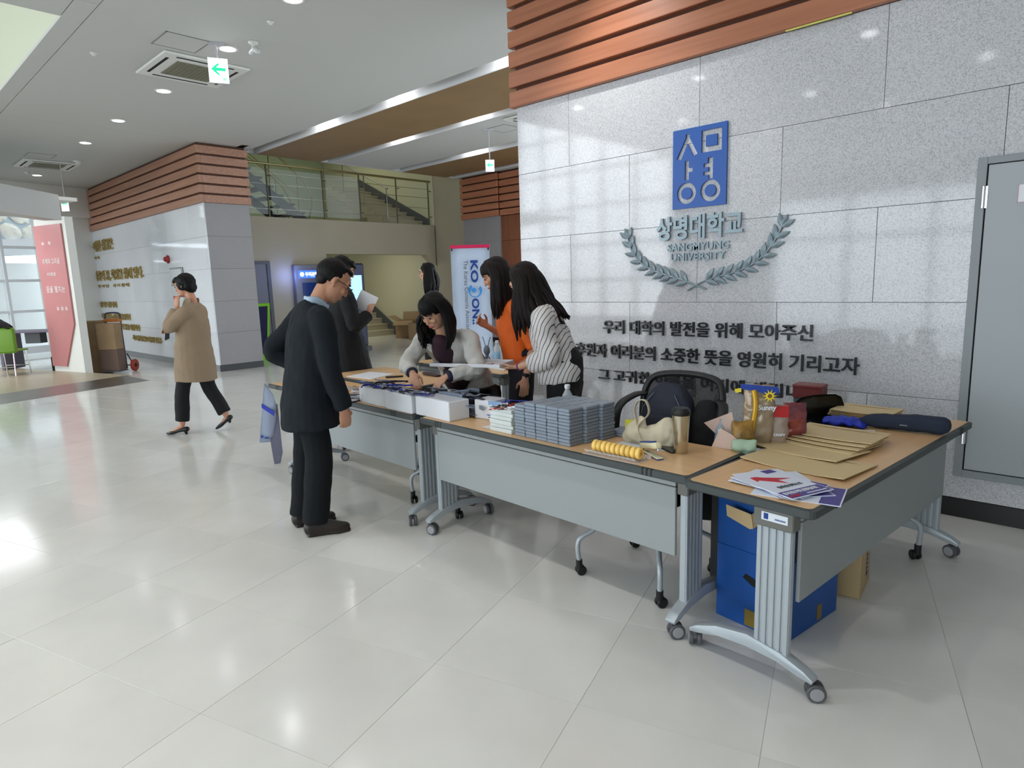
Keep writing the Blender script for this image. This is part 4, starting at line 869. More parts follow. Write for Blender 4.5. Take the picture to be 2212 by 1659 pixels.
# tape rolls in a clear tray
M_YEL = mat('yellow_roll', (.94, .78, .42), .35, vary=.09, noise_s=18, noise_a=.08); M_CLR = mat('clear_plastic', (.93, .90, .88), .08, alpha=.35, spec=.7)
t = thing('plastic_tray', 'clear plastic tray holding the row of yellow rings', 'tray', (-1.60, 2.345, ZT), math.radians(-1.5))
bm = B()
for k in range(11):
    x = -.135 + k * .0255
    loft(bm, [(x, -.045, .020), (x, -.03, .004), (x, .03, .004), (x, .045, .020)], [(.012, .0015)] * 4, side=(1, 0, 0), n=6, k=2, round_caps=(False, False))
box(bm, -.15, .15, .052, .054, 0, .02); box(bm, -.15, .15, -.056, .052, 0, .0018); obj('tray_body', bm, M_CLR, t)
r0 = None
ords = ['first', 'second', 'third', 'fourth', 'fifth', 'sixth', 'seventh', 'eighth', 'ninth', 'tenth', 'eleventh', 'twelfth', 'thirteenth', 'fourteenth', 'fifteenth', 'sixteenth', 'seventeenth', 'eighteenth', 'nineteenth', 'twentieth']
for k in range(10):
    bm = None
    if r0 is None:
        bm = B(); lathe(bm, [(.010, -.0105), (.022, -.0115), (.0265, -.007), (.0265, .007), (.022, .0115), (.010, .0105), (.0095, 0)], 24, Matrix.Rotation(PI / 2, 4, 'Y'))
        r0 = obj('cake_ring', bm, M_YEL, None, 2); o = r0
    else: o = r0.copy(); COL.objects.link(o)
    o.location = (-1.715 + k * .0262, 2.352 - k * .0006, ZT + .033); o.rotation_euler = (0, .0, random.uniform(-.05, .05))
    tag(o, f'{ords[k]} yellow ring from the grey packets end of the clear tray', 'ring', 'yellow rings in the clear tray')
# grey packets: 5 x 3 columns, 11 layers
M_PKT = mat('grey_packet', (.50, .54, .59), .38, vary=.06, bump=(60, .15, .003))
bm = B(); box(bm, -.0378, .0378, -.0495, .0495, 0.0004, .0162, .003, None, 1); pk0 = None
p0 = V((-2.263, 2.372)); e1 = (V((-1.873, 2.345)) - p0) / 5; e2 = V((.026, .098)); rz = math.atan2(e1.y, e1.x)
for ci in range(5):
    for cj in range(3):
        for k in range(11):
            if (ci == 0 and k > 9) or (cj == 2 and ci == 4 and False): continue
            if pk0 is None: pk0 = obj('packet', bm, M_PKT); o = pk0
            else: o = pk0.copy(); COL.objects.link(o)
            q = p0 + e1 * (ci + .5) + e2 * (cj + .5)
            o.location = (q.x + random.uniform(-.0012, .0012), q.y + random.uniform(-.002, .002), ZT + k * .0167); o.rotation_euler = (0, 0, rz + random.uniform(-.012, .012))
            tag(o, f'grey packet in the big block, {ords[k]} layer up, {ords[ci]} column from the booklets, {("front", "middle", "back")[cj]} row', 'packet', 'grey packets stacked in a block')
o = pk0.copy(); COL.objects.link(o); o.location = (-1.80, 2.70, ZT); tag(o, 'lone grey packet lying behind the right end of the packet block', 'packet', 'grey packets stacked in a block')
o = pk0.copy(); COL.objects.link(o); o.location = (-1.80, 2.70, ZT + .0165); tag(o, 'grey packet on top of the lone packet behind the block', 'packet', 'grey packets stacked in a block')
bm = B(); box(bm, -.03, .03, -.004, .004, 0, .088, .001); tag(obj('yellow_leaflet', bm, mat('yellow_card', (.88, .86, .25), .5), None, False, (-1.742, 2.69, ZT), (-.1, 0, .7)), 'small yellow leaflet standing at the right end of the grey packets', 'leaflet')
# booklets
M_BOOK = mat('booklet_white', (.86, .88, .87), .5, vary=.03)
hs = [.022, .02, .024, .021, .022, .02]; z = ZT
for k, h in enumerate(hs):
    bm = B(); box(bm, -.085, .085, -.055, .055, 0, h - .001, .003); t = obj('booklet', bm, M_BOOK, None, False, (-2.352 + random.uniform(-.004, .004), 2.425 + random.uniform(-.004, .004), z), (0, 0, -.04 + random.uniform(-.05, .05)))
    bm = B()
    for j in range(3): box(bm, -.0855, -.084, -.05, .05, h * (.2 + .25 * j), h * (.2 + .25 * j) + .0012); box(bm, -.08, .08, -.0556, -.0545, h * (.2 + .25 * j), h * (.2 + .25 * j) + .0012)
    obj('page_edge', bm, mat('page_edge', (.72, .74, .73), .6), t)
    tag(t, f'white booklet, {ords[k]} from the table in the stack left of the grey packets' if k < 5 else 'topmost white booklet in the stack, under a dark lanyard', 'booklet', 'white booklets in a stack'); z += h
def ribbon(bm, pts, w, up=(0, 0, 1)): return loft(bm, pts, [(w, .0012)] * len(pts), side=(V(pts[-1]) - V(pts[0])).cross(V(up)).normalized(), n=6, k=3, round_caps=(False, False))
def heap(name, label, cat, c, r, mats, n, rise=.02, seed=1, ext=(1, 1), wd=.006):
    """tangle of flat lanyard ribbons"""
    rd = random.Random(seed); t = thing(name, label, cat, c)
    for mi, m in enumerate(mats):
        bm = B()
        for k in range(n):
            a = rd.uniform(0, 2 * PI); p = V((rd.uniform(-r, r) * ext[0] * .6, rd.uniform(-r, r) * ext[1] * .6, rd.uniform(.002, rise))); P = [p]
            for j in range(5): a += rd.uniform(-1.0, 1.0); q = P[-1] + V((math.cos(a) * r * .28 * ext[0], math.sin(a) * r * .28 * ext[1], rd.uniform(-.005, .006))); q.z = min(max(q.z, .002), rise); P.append(q)
            loft(bm, P, [(wd, .0012)] * 6, side=(0, 0, 1) if k % 4 == 0 else (math.sin(a), -math.cos(a), 0), n=5, k=3, round_caps=(False, False))
        obj('strap', bm, m, t, True)
    return t
M_ROYAL = mat('royal_blue_strap', (.10, .20, .70), .5); M_DNAVY = mat('dark_strap', (.10, .11, .18), .6); M_SLV = mat('clear_badge', (.55, .60, .68), .15, alpha=.7); M_REDS = mat('red_strap', (.75, .15, .15), .5)
heap('lanyard', 'dark lanyard with red and white bits on top of the booklet stack', 'lanyard', (-2.335, 2.43, ZT + .129), .075, (mat('brown_strap', (.22, .18, .12), .6), M_DNAVY, M_REDS, M_PAPER), 4, .010, 4, wd=.008)
# foam boxes
M_FOAM = mat('white_foam', (.86, .87, .89), .7, noise_s=3, noise_a=.02); M_FOAMG = mat('greyish_foam', (.80, .81, .82), .5, noise_s=6, noise_a=.05)
def foam(label, x0, y0, x1, y1, d, h, m, z=ZT):
    a = math.atan2(y1 - y0, x1 - x0); L = math.hypot(x1 - x0, y1 - y0); t = thing('foam_box', label, 'box', (x0, y0, z), a, 'white foam boxes along the table')
    bm = B(); box(bm, .001, L - .001, 0, d, 0, h, .004); obj('box_body', bm, m, t)
    bm = B(); box(bm, .012, L - .012, .015, d - .012, h - .0005, h + .0015, .001); obj('inner_lining', bm, mat('foam_liner', (.78, .80, .84), .35), t); return t
foam('greyish white foam box under the heap of lanyards, nearest the man', -3.785, 2.432, -3.440, 2.412, .17, .113, M_FOAMG)
foam('white foam box in the middle of the row, hands above it', -3.432, 2.398, -3.135, 2.383, .16, .114, M_FOAM)
foam('largest white foam box at the booklets end of the row', -3.118, 2.400, -2.770, 2.372, .15, .116, M_FOAM)
foam('narrow white foam box behind the largest one', -2.735, 2.540, -2.600, 2.555, .13, .112, M_FOAM)
heap('lanyard', 'heap of navy lanyards on the greyish foam box', 'lanyard', (-3.60, 2.50, ZT + .114), .17, (M_DNAVY, M_DNAVY, M_SLV, M_ROYAL), 6, .03, 5, (1, .6))
heap('lanyard', 'dark blue lanyard across the join of the first two foam boxes', 'lanyard', (-3.40, 2.47, ZT + .116), .10, (M_DNAVY, M_ROYAL), 5, .014, 6, (1.2, .5))
heap('lanyard', 'bright blue lanyard hanging over the front of the middle foam boxes', 'lanyard', (-3.13, 2.425, ZT + .119), .09, (M_ROYAL, M_SLV, M_DNAVY), 6, .014, 7, (1.2, .4))
heap('lanyard', 'pile of clear badge sleeves and navy straps behind the largest foam box', 'badges', (-2.98, 2.60, ZT + .004), .24, (M_DNAVY, M_SLV, M_SLV), 22, .12, 8, (1, .35), .014)
heap('lanyard', 'bright blue straps piled by the narrow foam box', 'lanyard', (-2.56, 2.68, ZT + .003), .12, (M_ROYAL, M_DNAVY), 16, .10, 9, (.7, .7), .010)
bm = B(); box(bm, -.045, .045, -.001, .001, 0, .095); tag(obj('badge', bm, mat('badge_blue', (.55, .68, .85), .2), None, False, (-2.585, 2.575, ZT + .02), (.2, 0, .2)), 'pale blue badge leaning on the narrow foam box', 'badge')
heap('lanyard', 'spread of silver and dark straps behind the man, before the foam boxes', 'lanyard', (-3.93, 2.55, ZT + .004), .18, (M_SLV, M_DNAVY, M_PAPER), 12, .05, 10)
sheet('white sheets under the straps beside the greyish foam box', [(-4.02, 2.44), (-3.82, 2.43), (-3.80, 2.60), (-4.0, 2.62)])
# hanging leaflet on the far end of the table behind the man
t = thing('hanging_leaflet', 'white leaflet with a blue band hanging from the far table end', 'leaflet', (-5.262, 2.445, .70), math.radians(40))
def curl(pts, m, name):
    bm = B(); rows = []
    for z, x0, x1, y in pts: rows.append([bm.verts.new((x0 + (x1 - x0) * k / 4, y + .03 * (k / 4) ** 2 * (1 if z < -.1 else .3), z)) for k in range(5)])
    for a, b in zip(rows, rows[1:]):
        for i in range(4): bm.faces.new((a[i], a[i + 1], b[i + 1], b[i]))
    bmesh.ops.solidify(bm, geom=bm.faces[:], thickness=.0012); return obj(name, bm, m, t, True)
curl([(.015, .01, .012, 0), (-.08, -.01, .075, .0), (-.16, -.022, .085, .0), (-.28, -.045, .075, .0), (-.40, -.065, .045, .0), (-.50, -.08, .02, 0)], mat('leaflet_paper', (.80, .84, .92), .5), 'leaflet_sheet')
bm = B(); prism(bm, [(-.026, -.155), (.075, -.225), (.072, -.265), (-.030, -.19)], 'y', -.008, -.003); obj('blue_band', bm, M_ROYAL, t)
bm = B(); lathe(bm, [(.014, 0), (.014, .001)], 14, Matrix.Translation((-.052, -.004, -.445)) @ Matrix.Rotation(PI / 2, 4, 'X')); box(bm, -.030, .01, -.006, -.003, -.465, -.45); obj('print', bm, M_NAVYP, t)
bm = B(); rows = []
for z, x0, x1 in ((-.17, .06, .088), (-.30, .0, .09), (-.45, .005, .092), (-.60, .015, .095), (-.72, .025, .06)): rows.append([bm.verts.new((x0 + (x1 - x0) * k / 3, .02 + .01 * k, z)) for k in range(4)])
for a, b in zip(rows, rows[1:]):
    for i in range(3): bm.faces.new((a[i], a[i + 1], b[i + 1], b[i]))
bmesh.ops.solidify(bm, geom=bm.faces[:], thickness=.0012); obj('back_sheet', bm, mat('leaflet_back', (.60, .60, .68), .5), t, True)
# table behind: sheet, pen, strap
sheet('white sheet lying on the wooden topped table behind the man', [(-4.96, 3.07), (-4.62, 3.10), (-4.70, 3.40), (-5.02, 3.36)], ZT, th=.004)
bm = B(); loft(bm, [(-.07, 0, .009), (.07, 0, .009)], [.008, .008], n=10, k=2); tag(obj('marker_pen', bm, M_BLKP, None, True, (-4.52, 3.27, ZT), (0, 0, .95)), 'black marker pen on the wooden topped table', 'pen')
bm = B(); loft(bm, [(-.11, 0, .014), (.0, .005, .016), (.11, 0, .012)], [(.03, .012), (.034, .013), (.026, .01)], side=(0, 1, 0), n=10); tag(obj('pencil_case', bm, mat('maroon_dark', (.24, .16, .18), .6), None, True, (-4.32, 3.52, ZT), (0, 0, -.1)), 'dark narrow pouch near the leaning woman on the wooden topped table', 'pouch')
# ------------------------------------------------------------------ things on the endwise table
M_KRAFT = mat('kraft_paper', (.84, .75, .57), .7, vary=.03)
ca, sa = math.cos(math.radians(6)), math.sin(math.radians(6))
def envelope(label, c, w, d, rz, z, lift=0.0, group='brown paper envelopes'):
    bm = B(); n = 6; lay = []
    for dz in (-.0035, 0.0):
        lay.append([[bm.verts.new((-w / 2 + w * j / 4, -d / 2 + d * i / n, dz + lift * (abs(j / 4 - .5) * 2) ** 2 * (1 - .5 * i / n))) for j in range(5)] for i in range(n + 1)])
    lo, hi = lay
    for i in range(n):
        for j in range(4): bm.faces.new((hi[i][j], hi[i][j + 1], hi[i + 1][j + 1], hi[i + 1][j])); bm.faces.new((lo[i][j], lo[i + 1][j], lo[i + 1][j + 1], lo[i][j + 1]))
        bm.faces.new((lo[i][0], hi[i][0], hi[i + 1][0], lo[i + 1][0])); bm.faces.new((lo[i][4], lo[i + 1][4], hi[i + 1][4], hi[i][4]))
    for j in range(4): bm.faces.new((lo[0][j], lo[0][j + 1], hi[0][j + 1], hi[0][j])); bm.faces.new((lo[n][j], hi[n][j], hi[n][j + 1], lo[n][j + 1]))
    o = obj('envelope', bm, M_KRAFT, None, False, (c[0], c[1], z + .0036), (0, 0, rz))
    bm = B(); box(bm, -w / 2 + .004, w / 2 - .004, d / 2 - .05, d / 2 - .047, .0002, .0011 + lift * .3); obj('flap_edge', bm, mat('kraft_dark', (.55, .44, .30), .7), o)
    return tag(o, label, 'envelope', group)
envelope('large brown envelope nearest the white signs', (-.905, 2.735), .44, .30, -.14, ZT, .012)
envelope('brown envelope half under the fan of envelopes', (-.965, 2.95), .40, .28, -.22, ZT + .005, .01)
for k in range(4):
    envelope(f'brown envelope in the fanned pile, {("lowest", "second lowest", "second highest", "topmost")[k]}', (-.945 + .008 * k, 3.09 + .035 * k), .38, .26, -.20 + .04 * k, ZT + .009 + .0085 * k, .006)
bz = ZT
for k in range(5):
    envelope(f'brown envelope in the far pile by the chair, {("lowest", "second lowest", "middle one", "second highest", "topmost")[k]}', (-.985 + .004 * k, 3.86 - .004 * k), .30, .24, -.08 + .02 * (k % 3), bz + .0082 * k, .004, 'brown envelopes in the far pile')
# white direction signs
M_PRINTV = mat('violet_print', (.30, .26, .56), .5); M_CARDW = mat('sign_card', (.87, .90, .96), .5)
def dsign(label, c, rz, z, full=False):
    t = thing('paper_sign', label, 'sign', (c[0], c[1], z), rz, 'white printed direction signs in a loose pile')
    bm = B(); box(bm, -.105, .105, -.148, .148, 0, .0022); obj('card', bm, M_CARDW, t)
    bm = B(); box(bm, -.100, .100, -.143, -.078, .0022, .0028); obj('print_band', bm, M_PRINTV, t)
    if full:
        bm = B(); prism(bm, [(-.052, .100), (-.026, .098), (-.008, .080), (.078, .022), (.020, .030), (.024, -.018), (-.044, .060), (-.062, .050)], 'z', .0022, .003); obj('arrow', bm, M_REDP, t)
        for s, x, y, w, h, m in (('한국콘텐츠학회 종합학술대회', -.092, -.112, .165, .024, M_PAPER), ('등록안내데스크', -.055, -.050, .12, .022, M_STRING), ('KOCON', -.092, -.137, .045, .016, M_REDP), ('www.koreacontents.or.kr', -.01, -.133, .10, .010, M_PAPER)):
            o = obj('lettering', text_fit(s, w, h, .0005, .015), m, t); o.location = (x, y, .0036)
        bm = B(); box(bm, .045, .098, .105, .142, .0022, .0028); obj('logo', bm, M_PRINTV, t)
    return t
dsign('lowest direction sign, its corner sticking out toward the table edge', (-.80, 2.35), 1.75, ZT); dsign('second direction sign from below, turned askew', (-.86, 2.40), .80, ZT + .0032); dsign('third direction sign from below, sticking out sideways', (-.89, 2.385), 1.45, ZT + .0064)
dsign('direction sign just under the top one', (-.885, 2.385), 1.02, ZT + .0096); dsign('topmost direction sign with a red arrow', (-.875, 2.365), 1.20, ZT + .0130, True)
# navy pouch, blue packing, chair side snacks
t = thing('umbrella_pouch', 'long dark navy folded umbrella in its pouch', 'umbrella', (-.735, 3.585, ZT + .001), .08)
bm = B(); loft(bm, [(-.19, 0, .026), (-.13, 0, .036), (0, 0, .042), (.12, 0, .044), (.165, 0, .043)], [(.018, .018), (.034, .034), (.041, .040), (.043, .042), (.041, .041)], side=(0, 1, 0), n=16, k=5, power=3); obj('pouch_body', remesh(bm, .005, 2, disp=(18, .003)), mat('dark_navy_cloth', (.13, .17, .24), .8), t, True)
bm = B(); box(bm, -.012, .02, -.0395, -.036, .032, .036); obj('logo', bm, M_HUB, t)
bm = B(); tube(bm, [(-.17, 0, .026), (-.20, -.01, .02), (-.215, 0, .01)], .005); obj('wrist_loop', bm, M_FAB, t, True)
t = thing('blue_packing', 'crumpled bright blue wrapping beside the navy pouch', 'wrapping', (-.985, 3.52, ZT))
bm = B(); loft(bm, [(-.10, 0, .015), (0, .01, .028), (.09, 0, .014)], [(.05, .014), (.065, .024), (.045, .012)], side=(0, 1, 0)); obj('wrap', remesh(bm, .006, 1, disp=(30, .012)), M_ROYAL, t, True)
sheet('small white card beside the crumpled blue wrapping', [(-.95, 3.36), (-.80, 3.40), (-.84, 3.50), (-.97, 3.46)], ZT, 'card', None, 'card', .003)
def bag(label, c, w, h, d, m, rz, top=None, topm=None, name='snack_bag', lean=0.0, txt=None, cat='snack'):
    t = thing(name, label, cat, c, rz)
    bm = B(); loft(bm, [(0, 0, .002), (0, 0, h * .25), (0, lean * .5, h * .6), (0, lean, h * .93), (0, lean * 1.1, h)], [(w * .42, d * .3), (w * .5, d * .5), (w * .5, d * .5), (w * .48, d * .2), (w * .5, .002)], side=(1, 0, 0), n=18, k=4, power=2.6)
    obj('bag_body', remesh(bm, .005, 1, disp=(22, .007)), m, t, True)
    if top:
        bm = B(); box(bm, -w * .46, w * .46, -.002, .002, h * .72, h * 1.0, 0, Matrix.Translation((0, -d * .42, 0))); obj('top_print', bm, topm, t)
    if txt:
        o = obj('lettering', text_fit(txt[0], txt[1], txt[2], .001, .03), txt[4], t); o.rotation_euler = (PI / 2, 0, 0); o.location = (-txt[1] / 2 + txt[5], -d * .58 - .006, txt[3])
    return t
M_SILVF = mat('silver_foil', (.62, .60, .58), .22, .7); M_GLDF = mat('gold_foil', (.80, .62, .18), .3, .3); M_CBAG = mat('clear_bag', (.72, .64, .58), .15, alpha=.55); M_BLF = mat('snack_blue', (.14, .26, .62), .35); M_YLF = mat('snack_yellow', (.92, .84, .22), .4)
t = bag('tall snack bag with a blue top, a yellow flower and white script', (-1.185, 2.90, ZT), .14, .29, .07, mat('brown_snack_film', (.58, .49, .38), .22, .15, noise_s=16, col2=(.66, .60, .52)), .55, txt=('Sunny', .08, .032, .170, M_PAPER, .03))
bm = B(); prism(bm, [(-.09, .30), (.075, .285), (.08, .255), (.03, .25), (-.03, .268), (-.085, .275)], 'y', -.052, -.046); obj('blue_top', bm, M_BLF, t)
bm = B(); 
for k in range(10): a = 2 * PI * k / 10; prism(bm, [(.038 + .012 * math.cos(a - .35), .245 + .012 * math.sin(a - .35)), (.038 + .032 * math.cos(a), .245 + .032 * math.sin(a)), (.038 + .012 * math.cos(a + .35), .245 + .012 * math.sin(a + .35))], 'y', -.056 - .0005 * (k % 2), -.052)
prism(bm, circ(.038, .245, .016, 12), 'y', -.0575, -.052); obj('flower_print', bm, M_YLF, t); bm = B(); prism(bm, circ(.038, .245, .010, 12), 'y', -.0585, -.0576); obj('flower_centre', bm, mat('flower_brown', (.50, .34, .12), .6), t)
bm = B(); loft(bm, [(-.03, -.055, .27), (-.022, -.06, .20), (-.03, -.06, .12), (-.045, -.055, .03), (-.055, -.05, .006)], [(.012, .004)] * 5, side=(1, 0, 0), n=6, k=4); obj('yellow_seam', bm, M_GLDF, t, True)
bm = B(); prism(bm, [(-.115, .275), (-.085, .28), (-.085, .262), (-.11, .258)], 'y', -.05, -.046); obj('yellow_corner', bm, M_YLF, t)
bag('snack bag striped with red bands and a yellow tie', (-1.115, 2.965, ZT), .085, .19, .06, M_CBAG, .5, True, mat('red_band', (.72, .12, .14), .4), txt=('CRISPY', .05, .012, .05, M_PAPER, 0))
bag('purple and red snack bag nearest the dark chair back', (-1.085, 3.08, ZT), .11, .185, .07, mat('purple_foil', (.42, .26, .34), .25, .3, noise_s=14, col2=(.62, .30, .24)), .6)
bag('clear bag of golden biscuits beneath the flower bag', (-1.215, 2.80, ZT), .10, .13, .06, mat('biscuit_gold', (.62, .47, .22), .4, noise_s=20, noise_a=.3), .7)
bag('pale green folded packet before the snack bags', (-1.185, 2.755, ZT), .11, .055, .07, mat('pale_green_paper', (.66, .76, .66), .6), .45, name='green_packet', cat='packet')
t = thing('box_flap', 'pinkish carton corner standing at the table join by the snacks', 'carton', (-1.30, 2.83, ZT - .0))
M_PINK = mat('pinkish_board', (.80, .70, .65), .7)
bm = B(); prism(bm, [(-.12, .09), (.02, .16), (.055, .0), (.0, .0)], 'y', -.002, .002); obj('flap', bm, M_PINK, t); bm = B(); prism(bm, [(-.04, 0), (.0, .095), (.06, .07), (.15, .0)], 'y', -.08, -.077); obj('flap', bm, M_PINK, t)
t = thing('bottle_pack', 'shrink wrapped pack of clear blue water bottles behind the table corner', 'bottles', (-1.335, 2.84, .545)); M_WATER = mat('bottle_blue', (.60, .74, .82), .06, alpha=.5, spec=.7)
for i in range(2):
    for j in range(2):
        bm = B(); x, y = i * .072, j * .072; lathe(bm, [(.030, 0), (.033, .01), (.033, .20), (.028, .24), (.013, .275), (.013, .295)], 16, Matrix.Translation((x, y, 0))); obj('bottle', bm, M_WATER, t, True)
bm = B(); box(bm, -.001, .018, -.036, -.0345, .06, .25); obj('paper_strip', bm, M_PAPER, t)
bm = B(); box(bm, -.05, .12, -.05, .12, -.02, 0, .004); obj('carton_tray', bm, M_CARD, t)
bm = B(); box(bm, -.06, .08, -.07, .07, 0, .522, .006); cr_ = thing('crate', 'dark upright crate under the shrink wrapped bottles', 'crate', (-1.31, 2.885, 0)); obj('crate_body', bm, M_BLKP, cr_)
bm = B(); box(bm, -.062, .082, -.072, .072, .50, .524, .003); obj('crate_rim', bm, M_FAB, cr_)
t = thing('red_box', 'dark red gift box on the little stool behind the far chair', 'box', (-1.44, 4.35, .70)); 
bm = B(); box(bm, -.09, .09, -.06, .06, 0, .07, .003); obj('box_body', bm, mat('dark_red_board', (.46, .17, .17), .4), t); bm = B(); box(bm, -.092, .092, -.062, .062, .07, .088, .003); obj('box_lid', bm, mat('dark_red_lid', (.52, .24, .24), .3), t)
t = thing('side_stool', 'small dark stool carrying the red gift box', 'stool', (-1.44, 4.35, 0))
bm = B(); box(bm, -.085, .085, -.058, .058, .67, .698, .004); obj('seat', bm, M_STRING, t)
for sx in (-1, 1):
    for sy in (-1, 1): bm = B(); cyl(bm, (sx * .10, sy * .08, 0), (sx * .07, sy * .045, .67), .012, n=10); obj('leg', bm, M_STRING, t)
def bottle(label, loc, s=1.0, m=None, lbl=True):
    t = thing('water_bottle', label, 'bottle', loc)
    bm = B(); lathe(bm, [(.028 * s, 0), (.031 * s, .008), (.031 * s, .05), (.029 * s, .056), (.031 * s, .062), (.031 * s, .125 * s), (.026 * s, .155 * s), (.012 * s, .182 * s), (.0115 * s, .192 * s)], 24); obj('bottle_body', bm, mat('clear_bottle', (.86, .90, .92), .04, alpha=.42, spec=.8), t, True)
    bm = B(); lathe(bm, [(.0135 * s, .188 * s), (.0145 * s, .19 * s), (.0145 * s, .206 * s), (.012 * s, .209 * s)], 20); obj('cap', bm, M_PAPER, t, 2)
    if lbl: bm = B(); lathe(bm, [(.0314 * s, .068), (.0316 * s, .07), (.0316 * s, .115 * s)], 20); obj('bottle_label', bm, mat('bottle_label_blue', (.55, .72, .85), .3, alpha=.8), t, True)
    return t
bottle('clear water bottle with a white cap behind the grey packets', (-2.19, 2.74, ZT), 1.06, None, False)
bottle('clear water bottle with a pale blue label on the table by the banner', (-4.28, 4.30, ZT), 1.15)
bm = B(); loft(bm, [(-.15, 0, .03), (-.05, 0, .07), (.06, 0, .065), (.16, 0, .025)], [(.09, .028), (.12, .065), (.12, .06), (.08, .022)], side=(0, 1, 0), n=16); tag(obj('handbag', remesh(bm, .01, 2, disp=(8, .01)), mat('black_leather', (.08, .08, .09), .35), None, True, (-4.62, 4.20, ZT), (0, 0, .9)), 'black leather handbag on the table by the banner', 'bag')
t = thing('desk_tripod', 'small grey flexible tripod with a round head beside the bottle', 'tripod', (-4.42, 4.30, ZT)); M_GT = mat('tripod_grey', (.36, .38, .42), .5)
bm = B(); ell(bm, (0, 0, .14), (.035, .03, .05)); box(bm, -.012, .012, -.012, .012, .07, .10); obj('head', bm, M_GT, t, True)
for a in (0.3, 2.4, 4.5): bm = B(); tube(bm, [(0, 0, .09), (.02 * math.cos(a), .02 * math.sin(a), .07), (.06 * math.cos(a), .06 * math.sin(a), .006)], .008); obj('leg', bm, M_GT, t, True)
for a in (.9, -.9): bm = B(); tube(bm, [(a * .02, 0, .18), (a * .04, 0, .23), (a * .06, 0, .27)], .004); obj('antenna', bm, M_GT, t, True)
t = thing('snack_tray', 'shiny plastic tray with foil sweets on the table by the banner', 'tray', (-4.12, 4.18, ZT), -.1)
bm = B(); box(bm, -.14, .14, -.08, .08, 0, .012, .004); obj('tray_body', bm, M_PAPER, t)
rd = random.Random(5)
for k in range(9): bm = B(); ell(bm, (rd.uniform(-.11, .11), rd.uniform(-.05, .05), .026), (.022, .015, .014), u=8, v=5); obj('sweet', bm, (M_CHROME, M_PAPER, M_BLU2)[k % 3], t)
heap('lanyard', 'blue straps on the table by the banner', 'lanyard', (-4.37, 4.18, ZT + .003), .12, (M_ROYAL, M_DNAVY), 8, .04, 12)
# ------------------------------------------------------------------ boxes under the tables
M_BLUEC = mat('blue_carton', (.03, .30, .60), .45, noise_s=3, noise_a=.08); M_TAPE = mat('brown_tape', (.50, .42, .16), .35)
t = thing('blue_carton', 'tall blue carton with a hand hole and brown tape under the endwise table', 'box', (0, 0, 0))
c0_ = V((-.885, 2.515, 0)); a1 = math.atan2(2.522 + .012 - 2.506, -1.207 + .875); W1, D1, H1 = .335, .43, .345
t.location = c0_; t.rotation_euler = (0, 0, math.radians(-9))
bm = B(); box(bm, -W1, 0, 0, D1, 0, H1, .003); obj('carton_body', bm, M_BLUEC, t)
bm = B(); box(bm, -W1, -.0, .0, .006, H1 + .001, .565, .001); box(bm, -W1, -W1 + .006, .0, D1, H1 + .001, .55, .001); obj('raised_flap', bm, M_BLUEC, t)
for q in ((-.19, -.14, -.0015, .0, .01, .085), (.0, .0015, .25, .29, .015, .085), (.0, .0015, .26, .31, .27, .33)): bm = B(); box(bm, *q); obj('tape', bm, M_TAPE, t)
bm = B(); prism(bm, [(-.205, .225), (-.16, .20), (-.125, .195), (-.12, .215), (-.15, .235), (-.19, .245)], 'y', -.0012, .0); obj('hand_hole', bm, M_DARK, t)
t = thing('folded_card', 'piece of light brown board sticking out over the blue carton', 'card', (-1.09, 2.50, .50), 0)
bm = B(); prism(bm, [(-.06, .05), (.05, .03), (.06, -.03), (.045, -.035), (-.055, .0)], 'y', 0, .003); obj('board', bm, M_CARDL, t); bm = B(); prism(bm, [(.05, .03), (.075, .05), (.08, -.01), (.06, -.03)], 'y', .0032, .006); obj('board_edge', bm, M_CARD, t)
t.location.y = 2.505
carton('brown_carton', 'low brown carton with a dark barcode strip behind the blue carton', (-.90, 3.22, 0), .10, .24, .26, .24, M_CARDL)
t = [o for o in bpy.data.objects if o.get('label', '').startswith('low brown carton')][0]
bm = B(); box(bm, .1201, .1215, .02, .07, .06, .22); obj('barcode_strip', bm, M_BLKP, t)
bm = B()
for k in range(6): box(bm, .1216, .1222, .028, .062, .08 + k * .022, .088 + k * .022)
obj('print', bm, M_PAPER, t)['kind'] = 'stuff'
# ------------------------------------------------------------------ entrance: trolley with cartons, green chair, desk
carton('brown_carton', 'tall pair of taped brown cartons behind the trolley handle, lower one', (-14.46, 3.41, 0), .76, .44, .36, .50, M_CARD, (), 'brown cartons by the trolley')
carton('brown_carton', 'upper brown carton standing on the lower one beside the trolley', (-14.46, 3.41, .502), .76, .44, .36, .50, M_CARD, (), 'brown cartons by the trolley')
t = thing('hand_trolley', 'folding hand trolley with dark blue handle and orange wheels', 'trolley', (-14.12, 3.70, 0), math.radians(40))
M_BLT = mat('dark_blue_tube', (.16, .17, .32), .35)
bm = B(); tube(bm, [(-.15, .04, .06), (-.15, .02, .8), (-.15, .02, 1.08), (-.10, .02, 1.14), (.10, .02, 1.14), (.15, .02, 1.08), (.15, .02, .8), (.15, .04, .06)], .014, 8, 5); obj('handle_frame', bm, M_BLT, t, True)
bm = B(); box(bm, -.17, .17, -.03, .05, .97, 1.03, .01); box(bm, -.15, .15, .01, .035, .42, .45, .004); obj('cross_bar', bm, mat('orange_plastic', (.75, .45, .18), .4), t)
bm = B(); box(bm, -.19, .19, -.26, .02, .03, .05, .004); obj('toe_plate', bm, M_STRING, t)
